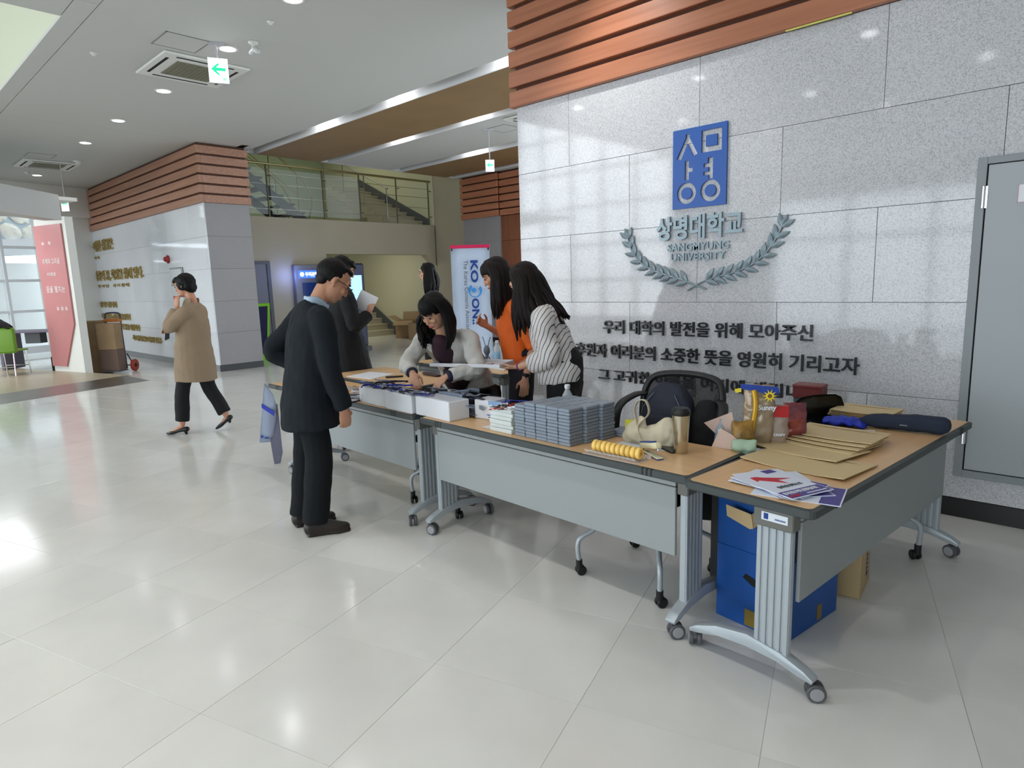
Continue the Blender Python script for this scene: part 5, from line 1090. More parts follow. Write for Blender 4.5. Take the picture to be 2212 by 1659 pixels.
for sx in (-1, 1):
    bm = B(); lathe(bm, [(.02, -.02), (.10, -.022), (.115, -.015), (.115, .015), (.10, .022), (.02, .02)], 24, Matrix.Translation((sx * .27, .10, .115)) @ Matrix.Rotation(PI / 2, 4, 'Y')); w = obj('wheel', bm, mat('orange_wheel', (.62, .24, .18), .5), t, 2)
    bm = B(); lathe(bm, [(.03, -.03), (.04, 0), (.03, .03)], 12, Matrix.Translation((sx * .27, .10, .115)) @ Matrix.Rotation(PI / 2, 4, 'Y')); obj('hub', bm, M_DARK, w, True)
bm = B(); cyl(bm, (-.29, .10, .115), (.29, .10, .115), .01); tube(bm, [(-.19, .03, .35), (-.24, .09, .15)], .01, 6, 1); tube(bm, [(.19, .03, .35), (.24, .09, .15)], .01, 6, 1); obj('axle', bm, M_DARK, t)
carton('brown_carton', 'reddish brown carton strapped low on the trolley', (-14.04, 3.60, .052), math.radians(40), .38, .22, .40, mat('reddish_carton', (.42, .34, .30), .7), (), None)
carton('brown_carton', 'brown carton strapped upright above the reddish one on the trolley', (-14.04, 3.60, .455), math.radians(40), .36, .22, .50, M_CARD, (), None)
t = thing('green_chair', 'green backed chair on thin steel legs by the entrance glazing', 'chair', (-14.85, 2.15, .08), math.radians(50))
M_LIME = mat('lime_seat', (.42, .58, .18), .5)
bm = B(); box(bm, -.23, .23, -.23, .21, .44, .47, .02, None, 2); obj('seat', bm, M_LIME, t, 2)
bm = B(); box(bm, -.27, .27, -.225, -.195, .42, .88, .045, None, 3); obj('backrest', bm, M_LIME, t, 2)
for sx in (-1, 1):
    for y0, y1 in ((-.18, -.24), (.16, .22)): bm = B(); cyl(bm, (sx * .19, y0, .45), (sx * .21, y1, 0), .011, n=8); obj('leg', bm, M_CHROME, t)
bm = B(); cyl(bm, (-.20, -.2, .16), (.20, -.2, .16), .008, n=8); cyl(bm, (-.20, .2, .16), (.20, .2, .16), .008, n=8); obj('stretcher', bm, M_CHROME, t)
bm = B(); loft(bm, [(-.18, 0, .0), (-.06, 0, .06), (.06, 0, .06), (.18, 0, 0)], [(.05, .05), (.06, .07), (.06, .07), (.05, .05)], side=(0, 1, 0)); tube(bm, [(-.15, 0, .05), (-.08, 0, .14), (.04, 0, .15), (.12, 0, .07)], .012)
tag(obj('shoulder_bag', remesh(bm, .01, 2), M_FAB, None, True, (-14.70, 2.05, .955), (0, 0, math.radians(50))), 'black bag slung over the top of the green chair back', 'bag')
t = thing('entrance_desk', 'dark violet grey desk beside the green chair', 'desk', (-15.75, 2.75, .08), PHI + .5)
M_VG = mat('violet_grey_wood', (.40, .37, .44), .5)
bm = B(); box(bm, -.55, .55, -.3, .3, .72, .76, .004); obj('desktop', bm, M_VG, t)
for sx in (-1, 1): bm = B(); box(bm, sx * .52 - .03, sx * .52 + .03, -.28, .28, 0, .72, .004); obj('side_panel', bm, M_VG, t)
bm = B(); box(bm, -.15, .15, -.1, .1, .5, .72, .004); obj('drawer', bm, M_STRING, t)
# ------------------------------------------------------------------ people
def skin(n, c): return mat(n, c, .5, bump=(35, .05, .002))
S_MAN = skin('skin_tan', (.74, .54, .43)); S_W1 = skin('skin_fair', (.82, .63, .52)); S_W2 = skin('skin_warm', (.78, .57, .46))
M_HAIR = mat('hair_black', (.045, .035, .035), .52, bump=(45, .5, .006), stretch=(6, 6, .6), spec=.22); M_HAIRB = mat('hair_dark_brown', (.095, .058, .055), .52, bump=(45, .5, .006), stretch=(6, 6, .6), spec=.22)
M_EYE = mat('eye_dark', (.09, .07, .06), .25); M_BROW = mat('brow_dark', (.14, .11, .10), .8); M_LIP = mat('lip_rose', (.72, .36, .34), .4); M_LIPM = mat('lip_dull', (.60, .38, .33), .5)
def hand(bm, w, d, n, lat, s=1.0, curl=.5, spread=.2, thumb=.5):
    """palm + five fingers. w wrist, d pointing direction, n the way the palm faces, lat towards the thumb"""
    d = V(d).normalized(); n = V(n); n = (n - d * n.dot(d)).normalized(); lat = V(lat); lat = (lat - d * lat.dot(d) - n * lat.dot(n)).normalized(); w = V(w)
    loft(bm, [w - d * .03 * s, w + d * .02 * s, w + d * .06 * s, w + d * .092 * s], [(.024 * s, .019 * s), (.030 * s, .016 * s), (.039 * s, .0145 * s), (.038 * s, .011 * s)], side=lat, n=12, k=3)
    L = [.070, .080, .074, .058]
    for i in range(4):
        off = (.028 - i * .0188) * s; base = w + d * .086 * s + lat * off; dd = (d + lat * (spread * (.5 - i / 3))).normalized()
        P = [base - dd * .012 * s, base]; a = curl * .35; 
        for j, f in enumerate((.45, .31, .24)):
            a += curl * (.55 if j else .25); v = dd * math.cos(a) + n * math.sin(a); P.append(P[-1] + v * L[i] * f * s)
        loft(bm, P, [.0092 * s, .0090 * s, .0086 * s, .0080 * s, .0066 * s], n=9, k=3)
    tb = w + d * .028 * s + lat * .026 * s; t1 = (d * .62 + lat * .68 + n * (.25 + thumb * .4)).normalized(); t2 = (d * .85 + lat * (.45 - thumb * .6) + n * (.2 + thumb * .6)).normalized()
    loft(bm, [tb - t1 * .015 * s, tb + t1 * .036 * s, tb + t1 * .036 * s + t2 * .030 * s, tb + t1 * .034 * s + t2 * .054 * s], [.0135 * s, .0105 * s, .0092 * s, .007 * s], n=9, k=3)
def shoe_bm(bm, heel, toe, h=0.0, w=.045, pump=False):
    heel = V(heel); toe = V(toe); d = (toe - heel); L = d.length; d.normalize(); s = d.cross(V((0, 0, 1))).normalized(); up = V((0, 0, 1))
    if pump:
        loft(bm, [heel + up * (.06 + h), heel + d * L * .35 + up * (.045 + h * .6), heel + d * L * .7 + up * .024, toe - d * .01 + up * .014], [(.030, .028), (.030, .022), (.038, .022), (.020, .012)], side=s, n=12, k=4)
        cyl(bm, heel + d * .015 + up * .001, heel + d * .02 + up * (.05 + h), .012, .022, 10)
    else:
        loft(bm, [heel + d * .02 + up * .05, heel + d * L * .35 + up * .052, heel + d * L * .68 + up * .036, toe - d * .035 + up * .028], [(w * .78, .046), (w * .86, .048), (w, .032), (w * .72, .024)], side=s, n=14, k=4, power=2.4)
        loft(bm, [heel + d * .015 + up * .009, heel + d * L * .4 + up * .009, heel + d * L * .72 + up * .009, toe - d * .02 + up * .009], [(w * .82, .008), (w * .80, .008), (w * 1.04, .008), (w * .66, .008)], side=s, n=12, k=4, power=4)
def head_bm(bm, c, F, U, S, s=1.0, female=True):
    e = lambda f, u, l, r: ell(bm, c + F * f * s + U * u * s + S * l * s, [x * s for x in r], S, F, U)
    e(-.012, .028, 0, (.074, .092, .088)); e(.022, -.030, 0, (.060 if female else .064, .064, .082)); e(.048, -.082, 0, (.030 if female else .036, .030, .026))
    e(.070, .030, 0, (.050, .020, .030)); loft(bm, [c + F * .084 * s + U * .012 * s, c + F * .094 * s - U * .012 * s, c + F * .099 * s - U * .030 * s], [(.007 * s, .008 * s), (.009 * s, .009 * s), (.0135 * s, .009 * s)], side=S, n=10, k=3)
    e(.080, -.060, 0, (.023, .010, .011)); e(.068, -.020, .034, (.020, .018, .020)); e(.068, -.020, -.034, (.020, .018, .020))
    for l in (-1, 1): loft(bm, [c + S * l * .072 * s + U * .022 * s, c + S * l * .081 * s - F * .008 * s, c + S * l * .074 * s - U * .030 * s + F * .004 * s], [(.009 * s, .006 * s), (.013 * s, .007 * s), (.007 * s, .005 * s)], side=F, n=10, k=3)
def face_parts(root, c, F, U, S, s, lip, glasses=False, mouth=.0):
    for l in (-1, 1):
        bm = B(); ell(bm, c + F * .0845 * s + U * .006 * s + S * l * .031 * s, (.0125 * s, .005 * s, .0042 * s), S, F, U, 10, 6); obj('eye', bm, M_EYE, root, True)
        bm = B(); loft(bm, [c + F * .089 * s + U * .026 * s + S * l * .014 * s, c + F * .088 * s + U * .032 * s + S * l * .032 * s, c + F * .074 * s + U * .027 * s + S * l * .050 * s], [(.0035 * s, .003 * s)] * 3, n=6, k=3); obj('eyebrow', bm, M_BROW, root, True)
    bm = B(); loft(bm, [c + F * .083 * s - U * .060 * s - S * .020 * s, c + F * .091 * s - U * .059 * s, c + F * .083 * s - U * .060 * s + S * .020 * s], [(.004 * s, .003 * s), (.0075 * s + mouth, .005 * s), (.004 * s, .003 * s)], side=U, n=8, k=4); obj('lips', bm, lip, root, True)
    if glasses:
        bm = B()
        for l in (-1, 1):
            P = [c + F * (.108 - .006 * abs(math.cos(a))) * s + U * (.004 + .017 * math.sin(a)) * s + S * (l * .033 + .025 * math.cos(a)) * s for a in [2 * PI * k / 14 for k in range(15)]]
            tube(bm, P, .0016, 5, 1); tube(bm, [c + F * .102 * s + U * .012 * s + S * l * .058 * s, c + F * .05 * s + U * .014 * s + S * l * .076 * s, c - F * .005 * s + U * .010 * s + S * l * .081 * s], .0024, 5, 2)
        tube(bm, [c + F * .108 * s + U * .008 * s - S * .009 * s, c + F * .110 * s + U * .010 * s, c + F * .108 * s + U * .008 * s + S * .009 * s], .002, 5, 2); obj('glasses', bm, mat('glasses_dark', (.12, .08, .07), .3), root, True)
def hair_bm(c, F, U, S, s, style, seed=1, length=.3, back_dir=None):
    """cap plus locks that leave the crown and hang down"""
    rd = random.Random(seed); bm = B()
    e = lambda f, u, l, r: ell(bm, c + F * f * s + U * u * s + S * l * s, [x * s for x in r], S, F, U)
    if style == 'short':
        e(-.026, .036, 0, (.0785, .0925, .0865)); e(.022, .088, 0, (.052, .052, .024)); e(-.055, -.005, 0, (.064, .044, .058)); e(-.008, .022, 0, (.0775, .050, .044))
        me = remesh(bm, .0055, 2, disp=(60, .0025)); return me
    if style == 'bob':
        e(-.024, .036, 0, (.088, .102, .094)); e(-.055, -.020, 0, (.082, .062, .072)); e(.045, .075, 0, (.066, .048, .036)); e(.078, .062, 0.0, (.048, .026, .024))
        for l in (-1, 1): e(-.004, -.002, l * .066, (.022, .050, .048))
        return remesh(bm, .007, 2, disp=(38, .006))
    e(-.020, .040, 0, (.083, .097, .089)); e(-.045, .0, 0, (.078, .062, .078))
    down = V((0, 0, -1)); n = 74
    for i in range(n):
        az = rd.uniform(math.radians(80), math.radians(280)) if i > 22 else rd.choice((-1, 1)) * rd.uniform(math.radians(76), math.radians(112))
        o = F * math.cos(az) + S * math.sin(az); top = c + U * .118 * s + F * .02 * s + o * .015 * s
        mid = c + U * .075 * s + o * .078 * s; side = c + o * (.098 + rd.uniform(0, .012)) * s - U * .005 * s
        out = V((o.x, o.y, 0)); out = out.normalized() if out.length > .1 else V((0, 0, 0)); bd = (back_dir or V((0, 0, 0)))
        L = length * rd.uniform(.75, 1.0); P = [top, mid, side]
        q = side.copy(); 
        for k in (1, 2, 3, 4):
            f = k / 4; wv = math.sin(k * 1.7 + i) * .010
            q = side + down * L * f + out * (.030 * math.sin(f * 2.6) + wv) * s + bd * L * f * f * max(0, -math.cos(az)) + S * wv * (1.6 if f > .6 else 1); P.append(q)
        w = rd.uniform(.012, .019) * s
        loft(bm, P, [(w, .010 * s), (w * 1.3, .011 * s), (w * 1.4, .012 * s), (w * 1.4, .012 * s), (w * 1.3, .012 * s), (w, .010 * s), (w * .35, .004 * s)], side=o.cross(U), n=7, k=3)
    if style == 'bangs':
        for i in range(16):
            a = math.radians(-62 + 124 * i / 15); o = F * math.cos(a) + S * math.sin(a); ox = F * math.cos(a) * 1.0 + S * math.sin(a) * .84; P = [c + U * .118 * s + F * .025 * s, c + U * .098 * s + ox * .070 * s, c + U * .062 * s + ox * .088 * s, c + U * (.036 + rd.uniform(-.006, .006)) * s + ox * .091 * s]
            loft(bm, P, [(.014 * s, .006 * s), (.016 * s, .005 * s), (.014 * s, .0045 * s), (.006 * s, .003 * s)], side=o.cross(U), n=7, k=3)
    bmesh.ops.recalc_face_normals(bm, faces=bm.faces[:]); me = bpy.data.meshes.new('hair'); bm.to_mesh(me); bm.free(); return me
def person(label, origin, heading, J, cfg, group=None):
    f2 = V((heading[0], heading[1], 0)).normalized(); r2 = V((f2.y, -f2.x, 0)); O = V((origin[0], origin[1], 0))
    def W(p): return r2 * p[0] + f2 * p[1] + V((0, 0, p[2]))      # relative to the origin
    def D_(p): return (r2 * p[0] + f2 * p[1] + V((0, 0, p[2]))).normalized()
    j = {k: W(v) for k, v in J.items() if len(v) == 3 and k not in ('F', 'U')}
    F = D_(J['F']); U = D_(J['U']); U = (U - F * U.dot(F)).normalized(); S = F.cross(U)
    hs = cfg.get('hs', 1.0); c = j['head']; male = cfg.get('male', False); q = 1.0 if male else .9
    lat = (j['shR'] - j['shL']).normalized()
    bm = B(); head_bm(bm, c, F, U, S, hs, not male)
    loft(bm, [j['neck'], c - U * .055 * hs - F * .022 * hs, c - F * .02], [(.058 * q, .056 * q), (.050 * q, .050 * q), (.05 * q, .05 * q)], n=14)
    loft(bm, [j['pelvis'] - V((0, 0, .04)), j['waist'], j['chest'], (j['shR'] + j['shL']) / 2 + V((0, 0, -.02)), j['neck']], [(.150 * q, .10 * q), (.125 * q, .09 * q), (.150 * q, .10 * q), (.150 * q, .075 * q), (.055 * q, .05 * q)], side=lat, n=18)
    for sd in 'RL':
        sh, el, wr = j['sh' + sd], j['el' + sd], j['wr' + sd]
        loft(bm, [sh, (sh + el) / 2, el, el.lerp(wr, .35), wr], [.050 * q, .042 * q, .036 * q, .034 * q, (.025 * q)], n=12)
        h = cfg['hand' + sd]; hand(bm, wr, D_(h[0]), D_(h[1]), D_(h[2]), cfg.get('hands', .98 if male else .9), *h[3:])
        hp, kn, an = j['hip' + sd], j['kn' + sd], j['an' + sd]
        loft(bm, [hp, hp.lerp(kn, .5), kn, kn.lerp(an, .35), an], [.078 * q, .066 * q, .052 * q, .047 * q, .034 * q], n=12)
        toe = j['toe' + sd]; loft(bm, [an + V((0, 0, -.02)), an.lerp(toe, .5) + V((0, 0, -.014)), an.lerp(toe, .80) + V((0, 0, .004))], [(.028, .026), (.030, .018), (.022, .010)], side=(toe - an).cross(V((0, 0, 1))), n=10)
    me = remesh(bm, .0058, 3, .5); body = obj('person', me, cfg['skin'], None, True, O); tag(body, label, 'person', group)
    face_parts(body, c, F, U, S, hs, M_LIPM if male else M_LIP, cfg.get('glasses', False), cfg.get('mouth', 0))
    obj('hair', hair_bm(c, F, U, S, hs, cfg['hair'], cfg.get('seed', 1), cfg.get('hl', .3), W(cfg['hb']) if 'hb' in cfg else None), cfg.get('hairm', M_HAIR), body, True)
    for g in cfg['clothes']: g(body, j, lat, W, D_)
    return body
def top(name, m, rad, hem, sleeve=(.062, .052, .042), frac=.96, vox=.009, neck_r=(.075, .07), disp=(9, .008), sh_r=(.185, .085), extra=None, sleeve_w=(1, 1, 1)):
    """hem: list of (point key or local point, (a,b)) from the bottom up to the chest"""
    def g(body, j, lat, W, D_):
        bm = B(); P = []; R = []
        for p, r in hem: P.append(j[p] if isinstance(p, str) else W(p)); R.append(r)
        shc = (j['shR'] + j['shL']) / 2; up = (j['neck'] - j['waist']).normalized()
        P += [shc + up * .015, j['neck'] - up * .01]; R += [sh_r, neck_r]
        loft(bm, P, R, side=lat, n=22, k=4, round_caps=(False, False), power=2.2)
        for sd in 'RL':
            sh, el, wr = j['sh' + sd], j['el' + sd], j['wr' + sd]; e = el.lerp(wr, frac)
            loft(bm, [shc.lerp(sh, .55), sh, sh.lerp(el, .5), el, el.lerp(wr, .5) if frac > .6 else el.lerp(wr, frac * .5), e], [sleeve[0] * .9, sleeve[0], (sleeve[0] + sleeve[1]) / 2, sleeve[1], (sleeve[1] + sleeve[2]) / 2, sleeve[2]], n=14, round_caps=(True, False))
        if extra: extra(bm, j, lat, W)
        obj(name, remesh(bm, vox, 4, .5, disp), m, body, True)
    return g
def trousers(name, m, waist=(.165, .12), thigh=.092, knee=.066, ankle=.062, hem=.97, vox=.009, crotch=.0):
    def g(body, j, lat, W, D_):
        bm = B(); pv = j['pelvis']; loft(bm, [pv + V((0, 0, .12)), pv, pv - V((0, 0, .10))], [waist, (waist[0] * 1.05, waist[1] * 1.02), (waist[0] * .92, waist[1] * .85)], side=lat, n=18, k=3)
        for sd in 'RL':
            hp, kn, an = j['hip' + sd], j['kn' + sd], j['an' + sd]; loft(bm, [hp, hp.lerp(kn, .5), kn, kn.lerp(an, .5), kn.lerp(an, hem)], [thigh, thigh * .9, knee, (knee + ankle) / 2, ankle], n=14, round_caps=(True, False))
        obj(name, remesh(bm, vox, 3, .5, (8, .006)), m, body, True)
    return g
def shoes(m, pump=False, h=0.0, w=.045):
    def g(body, j, lat, W, D_):
        for sd in 'RL':
            bm = B(); a, t_ = j['heel' + sd], j['toe' + sd]; shoe_bm(bm, a, t_, h, w, pump); o = obj('shoe', remesh(bm, .005, 2), m, body, True)
    return g
def extra_part(name, m, fn, smooth=True):
    def g(body, j, lat, W, D_): bm = B(); fn(bm, j, lat, W); obj(name, bm, m, body, smooth)
    return g
# --- man in the dark suit
M_SUIT = mat('suit_charcoal_navy', (.095, .115, .135), .85, bump=(220, .15, .002), spec=.25); M_SUIT2 = mat('trouser_charcoal', (.085, .095, .11), .85, bump=(220, .15, .002), spec=.25); M_SHIRT = mat('pale_blue_shirt', (.66, .74, .82), .7); M_SHOE = mat('dark_brown_leather', (.16, .13, .11), .4)
Jm = dict(head=(0, .198, 1.548), F=(0, .80, -.60), U=(0, .60, .80), neck=(0, .085, 1.405), chest=(0, .045, 1.215), waist=(0, .01, 1.02), pelvis=(0, 0, .90),
          shR=(.185, .085, 1.335), elR=(.245, .10, 1.045), wrR=(.225, .165, .800), shL=(-.185, .02, 1.335), elL=(-.27, -.165, 1.13), wrL=(-.225, .045, .95),
          hipR=(.09, .0, .86), knR=(.095, .015, .46), anR=(.105, -.035, .09), hipL=(-.09, 0, .86), knL=(-.095, -.03, .46), anL=(-.105, -.085, .09), toeR=(.125, .185, 0), heelR=(.10, -.10, 0), toeL=(-.125, .135, 0), heelL=(-.10, -.15, 0))
def collar(bm, j, lat, W):
    n = j['neck']; 
    for a, b in (((.0, -.065, .03), (.068, .0, .01)), ((0, -.065, .03), (-.068, 0, .01))): loft(bm, [n + W((a[0], a[1], a[2] + .012)), n + W((b[0] * .9, -.045, .035)), n + W((b[0], b[1], b[2] + .022)), n + W((b[0] * .55, .062, -.018))], [(.022, .004)] * 4, side=(0, 0, 1), n=8, k=4)
def suit_extra(bm, j, lat, W):
    for s in (-1, 1): loft(bm, [j['neck'] + W((s * .07, -.04, .012)), j['neck'] + W((s * .075, .03, -.02)), j['chest'] + W((s * .06, .115, .04)), j['waist'] + W((s * .01, .135, .02))], [(.030, .008), (.035, .008), (.04, .008), (.01, .006)], side=W((1, 0, 0)), n=8, k=4)
def vent(bm, j, lat, W): box(bm, -.002, .002, -.004, .004, 0, .2)
person('man in a dark suit and glasses bending over the tables', (-3.59, 1.95), (.37, .93), Jm, dict(male=True, skin=S_MAN, hair='short', glasses=True, hs=1.09, seed=2,
    handR=((-.12, .10, -1), (-.9, -.15, .1), (0, 1, .0), .75, .06, .95), handL=((.1, .8, -.5), (.9, 0, 0), (0, .3, 1), .4, .1),
    clothes=[top('jacket', M_SUIT, None, [((0, .0, .672), (.228, .170)), ((0, -.005, .80), (.218, .158)), ('waist', (.196, .132)), ('chest', (.208, .145))], sleeve=(.074, .064, .052), neck_r=(.080, .078), sh_r=(.198, .100), extra=suit_extra, frac=1.0),
             trousers('trousers', M_SUIT2, (.160, .118), .098, .085, .080, 1.03), shoes(M_SHOE, w=.047), extra_part('shirt_collar', M_SHIRT, collar)]))
# --- walking woman in the beige coat
M_COAT = mat('beige_coat', (.57, .49, .40), .85, bump=(200, .2, .002)); M_BLKT = mat('black_trousers', (.045, .045, .055), .8); M_PUMP = mat('black_patent', (.05, .05, .055), .2)
Jw = dict(head=(0, -.035, 1.570), F=(-.1, .97, -.22), U=(0, .2, .98), neck=(0, -.105, 1.40), chest=(0, -.085, 1.20), waist=(0, -.07, 1.03), pelvis=(0, -.06, .92),
          shL=(-.165, -.13, 1.305), elL=(-.22, .045, 1.150), wrL=(-.105, .0, 1.352), shR=(.165, -.07, 1.31), elR=(.22, -.03, 1.06), wrR=(.11, .205, 1.10),
          hipL=(-.08, -.05, .88), knL=(-.085, .065, .47), anL=(-.09, .105, .115), hipR=(.08, -.06, .88), knR=(.085, -.13, .50), anR=(.085, -.30, .165), toeL=(-.09, .30, .0), heelL=(-.09, .055, 0), toeR=(.085, -.16, .005), heelR=(.085, -.345, .09))
def coat_extra(bm, j, lat, W):
    loft(bm, [j['neck'] + W((-.07, -.03, .02)), j['neck'] + W((-.05, .05, -.01)), j['chest'] + W((0, .135, .02))], [(.03, .01), (.034, .01), (.02, .01)], side=(0, 0, 1), n=8)
    loft(bm, [j['neck'] + W((.07, -.03, .02)), j['neck'] + W((.05, .05, -.01)), j['chest'] + W((0, .135, .02))], [(.03, .01), (.034, .01), (.02, .01)], side=(0, 0, 1), n=8)
def sole_fix(body): pass
person('woman in a beige coat and black trousers walking past with a hand to her cheek', (-7.16, 2.55), (-.8, -.6), Jw, dict(skin=S_W2, hair='bob', hs=1.0, seed=4,
    handL=((.15, .1, 1), (.9, -.1, .2), (.1, .9, .1), .75, .1, .6), handR=((-.55, .7, .1), (-.5, -.2, -.4), (0, .2, 1), .7, .1, .5),
    clothes=[top('coat', M_COAT, None, [((0, -.055, .575), (.205, .205)), ((0, -.06, .75), (.205, .195)), ('pelvis', (.198, .178)), ('waist', (.190, .162)), ('chest', (.190, .152))], sleeve=(.072, .066, .058), neck_r=(.078, .078), sh_r=(.180, .098), extra=coat_extra, frac=.86),
             trousers('trousers', M_BLKT, (.15, .11), .088, .074, .070, .90), shoes(M_PUMP, True, .0)]))
bm = B(); box(bm, -.004, .004, -.035, .035, -.07, .07, .003); tag(obj('mobile_phone', bm, mat('phone_case', (.10, .09, .12), .3), None, False, (-7.37, 2.43, 1.075), (.2, .3, .65)), 'dark phone held low in the walking woman\'s far hand', 'phone')
# --- leaning woman in the sheer white jacket
M_SHEER = mat('sheer_white_jacket', (.80, .79, .77), .55, noise_s=7, noise_a=.06, bump=(12, .5, .02)); M_MAROON = mat('maroon_top', (.25, .12, .17), .8, noise_s=8, col2=(.14, .10, .15)); M_CUFF = mat('navy_cuff', (.14, .15, .24), .7)
Jl = dict(head=(-.02, .385, 1.330), F=(.16, .80, -.57), U=(.10, .57, .81), neck=(-.01, .275, 1.185), chest=(0, .185, 1.06), waist=(.0, .06, .93), pelvis=(0, -.04, .85),
          shL=(-.185, .22, 1.135), elL=(-.285, .30, .935), wrL=(-.155, .490, .905), shR=(.18, .22, 1.135), elR=(.245, .36, .955), wrR=(.085, .525, .925),
          hipL=(-.08, -.06, .82), knL=(-.085, -.01, .45), anL=(-.09, -.07, .09), hipR=(.08, -.06, .82), knR=(.085, .0, .45), anR=(.09, -.05, .09), toeL=(-.095, .11, 0), heelL=(-.09, -.12, 0), toeR=(.095, .13, 0), heelR=(.09, -.10, 0))
def tee(bm, j, lat, W): loft(bm, [j['waist'] + W((0, .035, -.12)), j['waist'] + W((0, .05, .02)), j['chest'] + W((0, .045, .0)), j['neck'] + W((0, .04, -.06))], [(.095, .10), (.10, .095), (.10, .10), (.06, .05)], side=lat, n=16)
def cuffs(bm, j, lat, W, q):
    for s in q: d = (j['wr' + s] - j['el' + s]).normalized(); loft(bm, [j['wr' + s] - d * .03, j['wr' + s] - d * .005], [.041, .037], n=14, k=2, round_caps=(False, False))
person('woman in a sheer white jacket leaning over the foam boxes', (-3.494, 3.147), (.3, -.95), Jl, dict(skin=S_W1, hair='bangs', hs=1.02, hl=.26, seed=11, mouth=.003,
    handR=((-.55, .55, -.55), (-.1, -.3, -1), (-.9, -.2, .1), .8, .22, .7), handL=((.35, .65, -.5), (.1, -.3, -1), (.9, -.1, .1), .8, .22, .7),
    clothes=[top('jacket', M_SHEER, None, [((0, -.06, .70), (.205, .13)), ('pelvis', (.195, .125)), ('waist', (.165, .105)), ('chest', (.170, .105))], sleeve=(.062, .058, .048), neck_r=(.064, .058), sh_r=(.176, .080), frac=.88, disp=(13, .016)),
             extra_part('top', M_MAROON, tee), extra_part('cuff', M_CUFF, lambda b, j, l, W: cuffs(b, j, l, W, 'R')), extra_part('cuff', M_CUFF, lambda b, j, l, W: cuffs(b, j, l, W, 'L')), trousers('trousers', M_BLKT, (.155, .12), .09, .072, .062), shoes(mat('white_shoe', (.8, .8, .78), .5), w=.04)]))
# --- woman in orange
M_ORG = mat('orange_top', (.90, .40, .10), .7, bump=(20, .3, .01))
Jo = dict(head=(0, .205, 1.560), F=(.05, .90, -.42), U=(0, .42, .90), neck=(0, .115, 1.42), chest=(0, .095, 1.22), waist=(0, .075, 1.02), pelvis=(0, .05, .92),
          shL=(-.17, .08, 1.325), elL=(-.235, -.035, 1.07), wrL=(-.235, .03, .850), shR=(.165, .12, 1.325), elR=(.235, .135, 1.09), wrR=(.17, .275, 1.185),
          hipL=(-.08, .04, .88), knL=(-.085, .06, .47), anL=(-.09, 0, .09), hipR=(.08, .04, .88), knR=(.085, .08, .47), anR=(.09, .03, .09), toeL=(-.095, .18, 0), heelL=(-.09, -.05, 0), toeR=(.095, .20, 0), heelR=(.09, -.03, 0))
def watch(bm, j, lat, W): d = (j['wrL'] - j['elL']).normalized(); loft(bm, [j['wrL'] - d * .035, j['wrL'] - d * .012], [.030, .029], n=14, k=1, round_caps=(False, False)); ell(bm, j['wrL'] - d * .022 + W((-.028, 0, 0)), (.008, .016, .016))
person('woman in an orange top with long wavy hair behind the striped blouse', (-3.1, 3.42), (-.70, -.71), Jo, dict(skin=S_W2, hair='bangs', hs=1.0, hl=.30, seed=21, hairm=M_HAIRB,
    handL=((.02, .1, -1), (.95, .1, 0), (0, 1, .1), .45, .12), handR=((-.25, .75, .55), (-.6, -.5, .2), (-.3, .2, .9), 1.0, .1, .7),
    clothes=[top('orange_top', M_ORG, None, [('pelvis', (.162, .120)), ('waist', (.145, .108)), ('chest', (.160, .118))], sleeve=(.058, .052, .05), neck_r=(.066, .060), sh_r=(.168, .085), frac=.0001),
             trousers('trousers', mat('dark_slacks', (.13, .12, .15), .8), (.138, .100), .09, .072, .066), shoes(M_BLKP, w=.04), extra_part('wristwatch', M_BLKP, watch)]))
# --- woman in the striped blouse
def stripe_mat():
    m = mat('striped_blouse', (.86, .84, .83), .7, bump=(14, .4, .015)); nt = m.node_tree; b = nt.nodes['Principled BSDF']; L = nt.links
    t = nt.nodes.new('ShaderNodeTexCoord'); mp = nt.nodes.new('ShaderNodeMapping'); mp.inputs['Rotation'].default_value = (0, 0, math.atan2(.37, -.93)); L.new(t.outputs['Object'], mp.inputs[0])
    sp = nt.nodes.new('ShaderNodeSeparateXYZ'); L.new(mp.outputs[0], sp.inputs[0])
    # stripes run down the blouse: angle round the body axis
    n = nt.nodes.new('ShaderNodeTexNoise'); n.inputs['Scale'].default_value = 5; L.new(t.outputs['Object'], n.inputs['Vector'])
    a = nt.nodes.new('ShaderNodeMath'); a.operation = 'MULTIPLY_ADD'; L.new(sp.outputs['Z'], a.inputs[0]); a.inputs[1].default_value = .34; L.new(sp.outputs['X'], a.inputs[2])
    a2 = nt.nodes.new('ShaderNodeMath'); a2.operation = 'MULTIPLY_ADD'; L.new(n.outputs['Fac'], a2.inputs[0]); a2.inputs[1].default_value = .05; L.new(a.outputs[0], a2.inputs[2])
    m1 = nt.nodes.new('ShaderNodeMath'); m1.operation = 'MULTIPLY'; L.new(a2.outputs[0], m1.inputs[0]); m1.inputs[1].default_value = 36
    fr = nt.nodes.new('ShaderNodeMath'); fr.operation = 'FRACT'; L.new(m1.outputs[0], fr.inputs[0]); ls = nt.nodes.new('ShaderNodeMath'); ls.operation = 'LESS_THAN'; L.new(fr.outputs[0], ls.inputs[0]); ls.inputs[1].default_value = .17
    mx = nt.nodes.new('ShaderNodeMix'); mx.data_type = 'RGBA'; L.new(ls.outputs[0], mx.inputs['Factor']); mx.inputs[6].default_value = (*lin((.86, .84, .83)), 1); mx.inputs[7].default_value = (*lin((.25, .25, .30)), 1); L.new(mx.outputs[2], b.inputs['Base Color']); return m
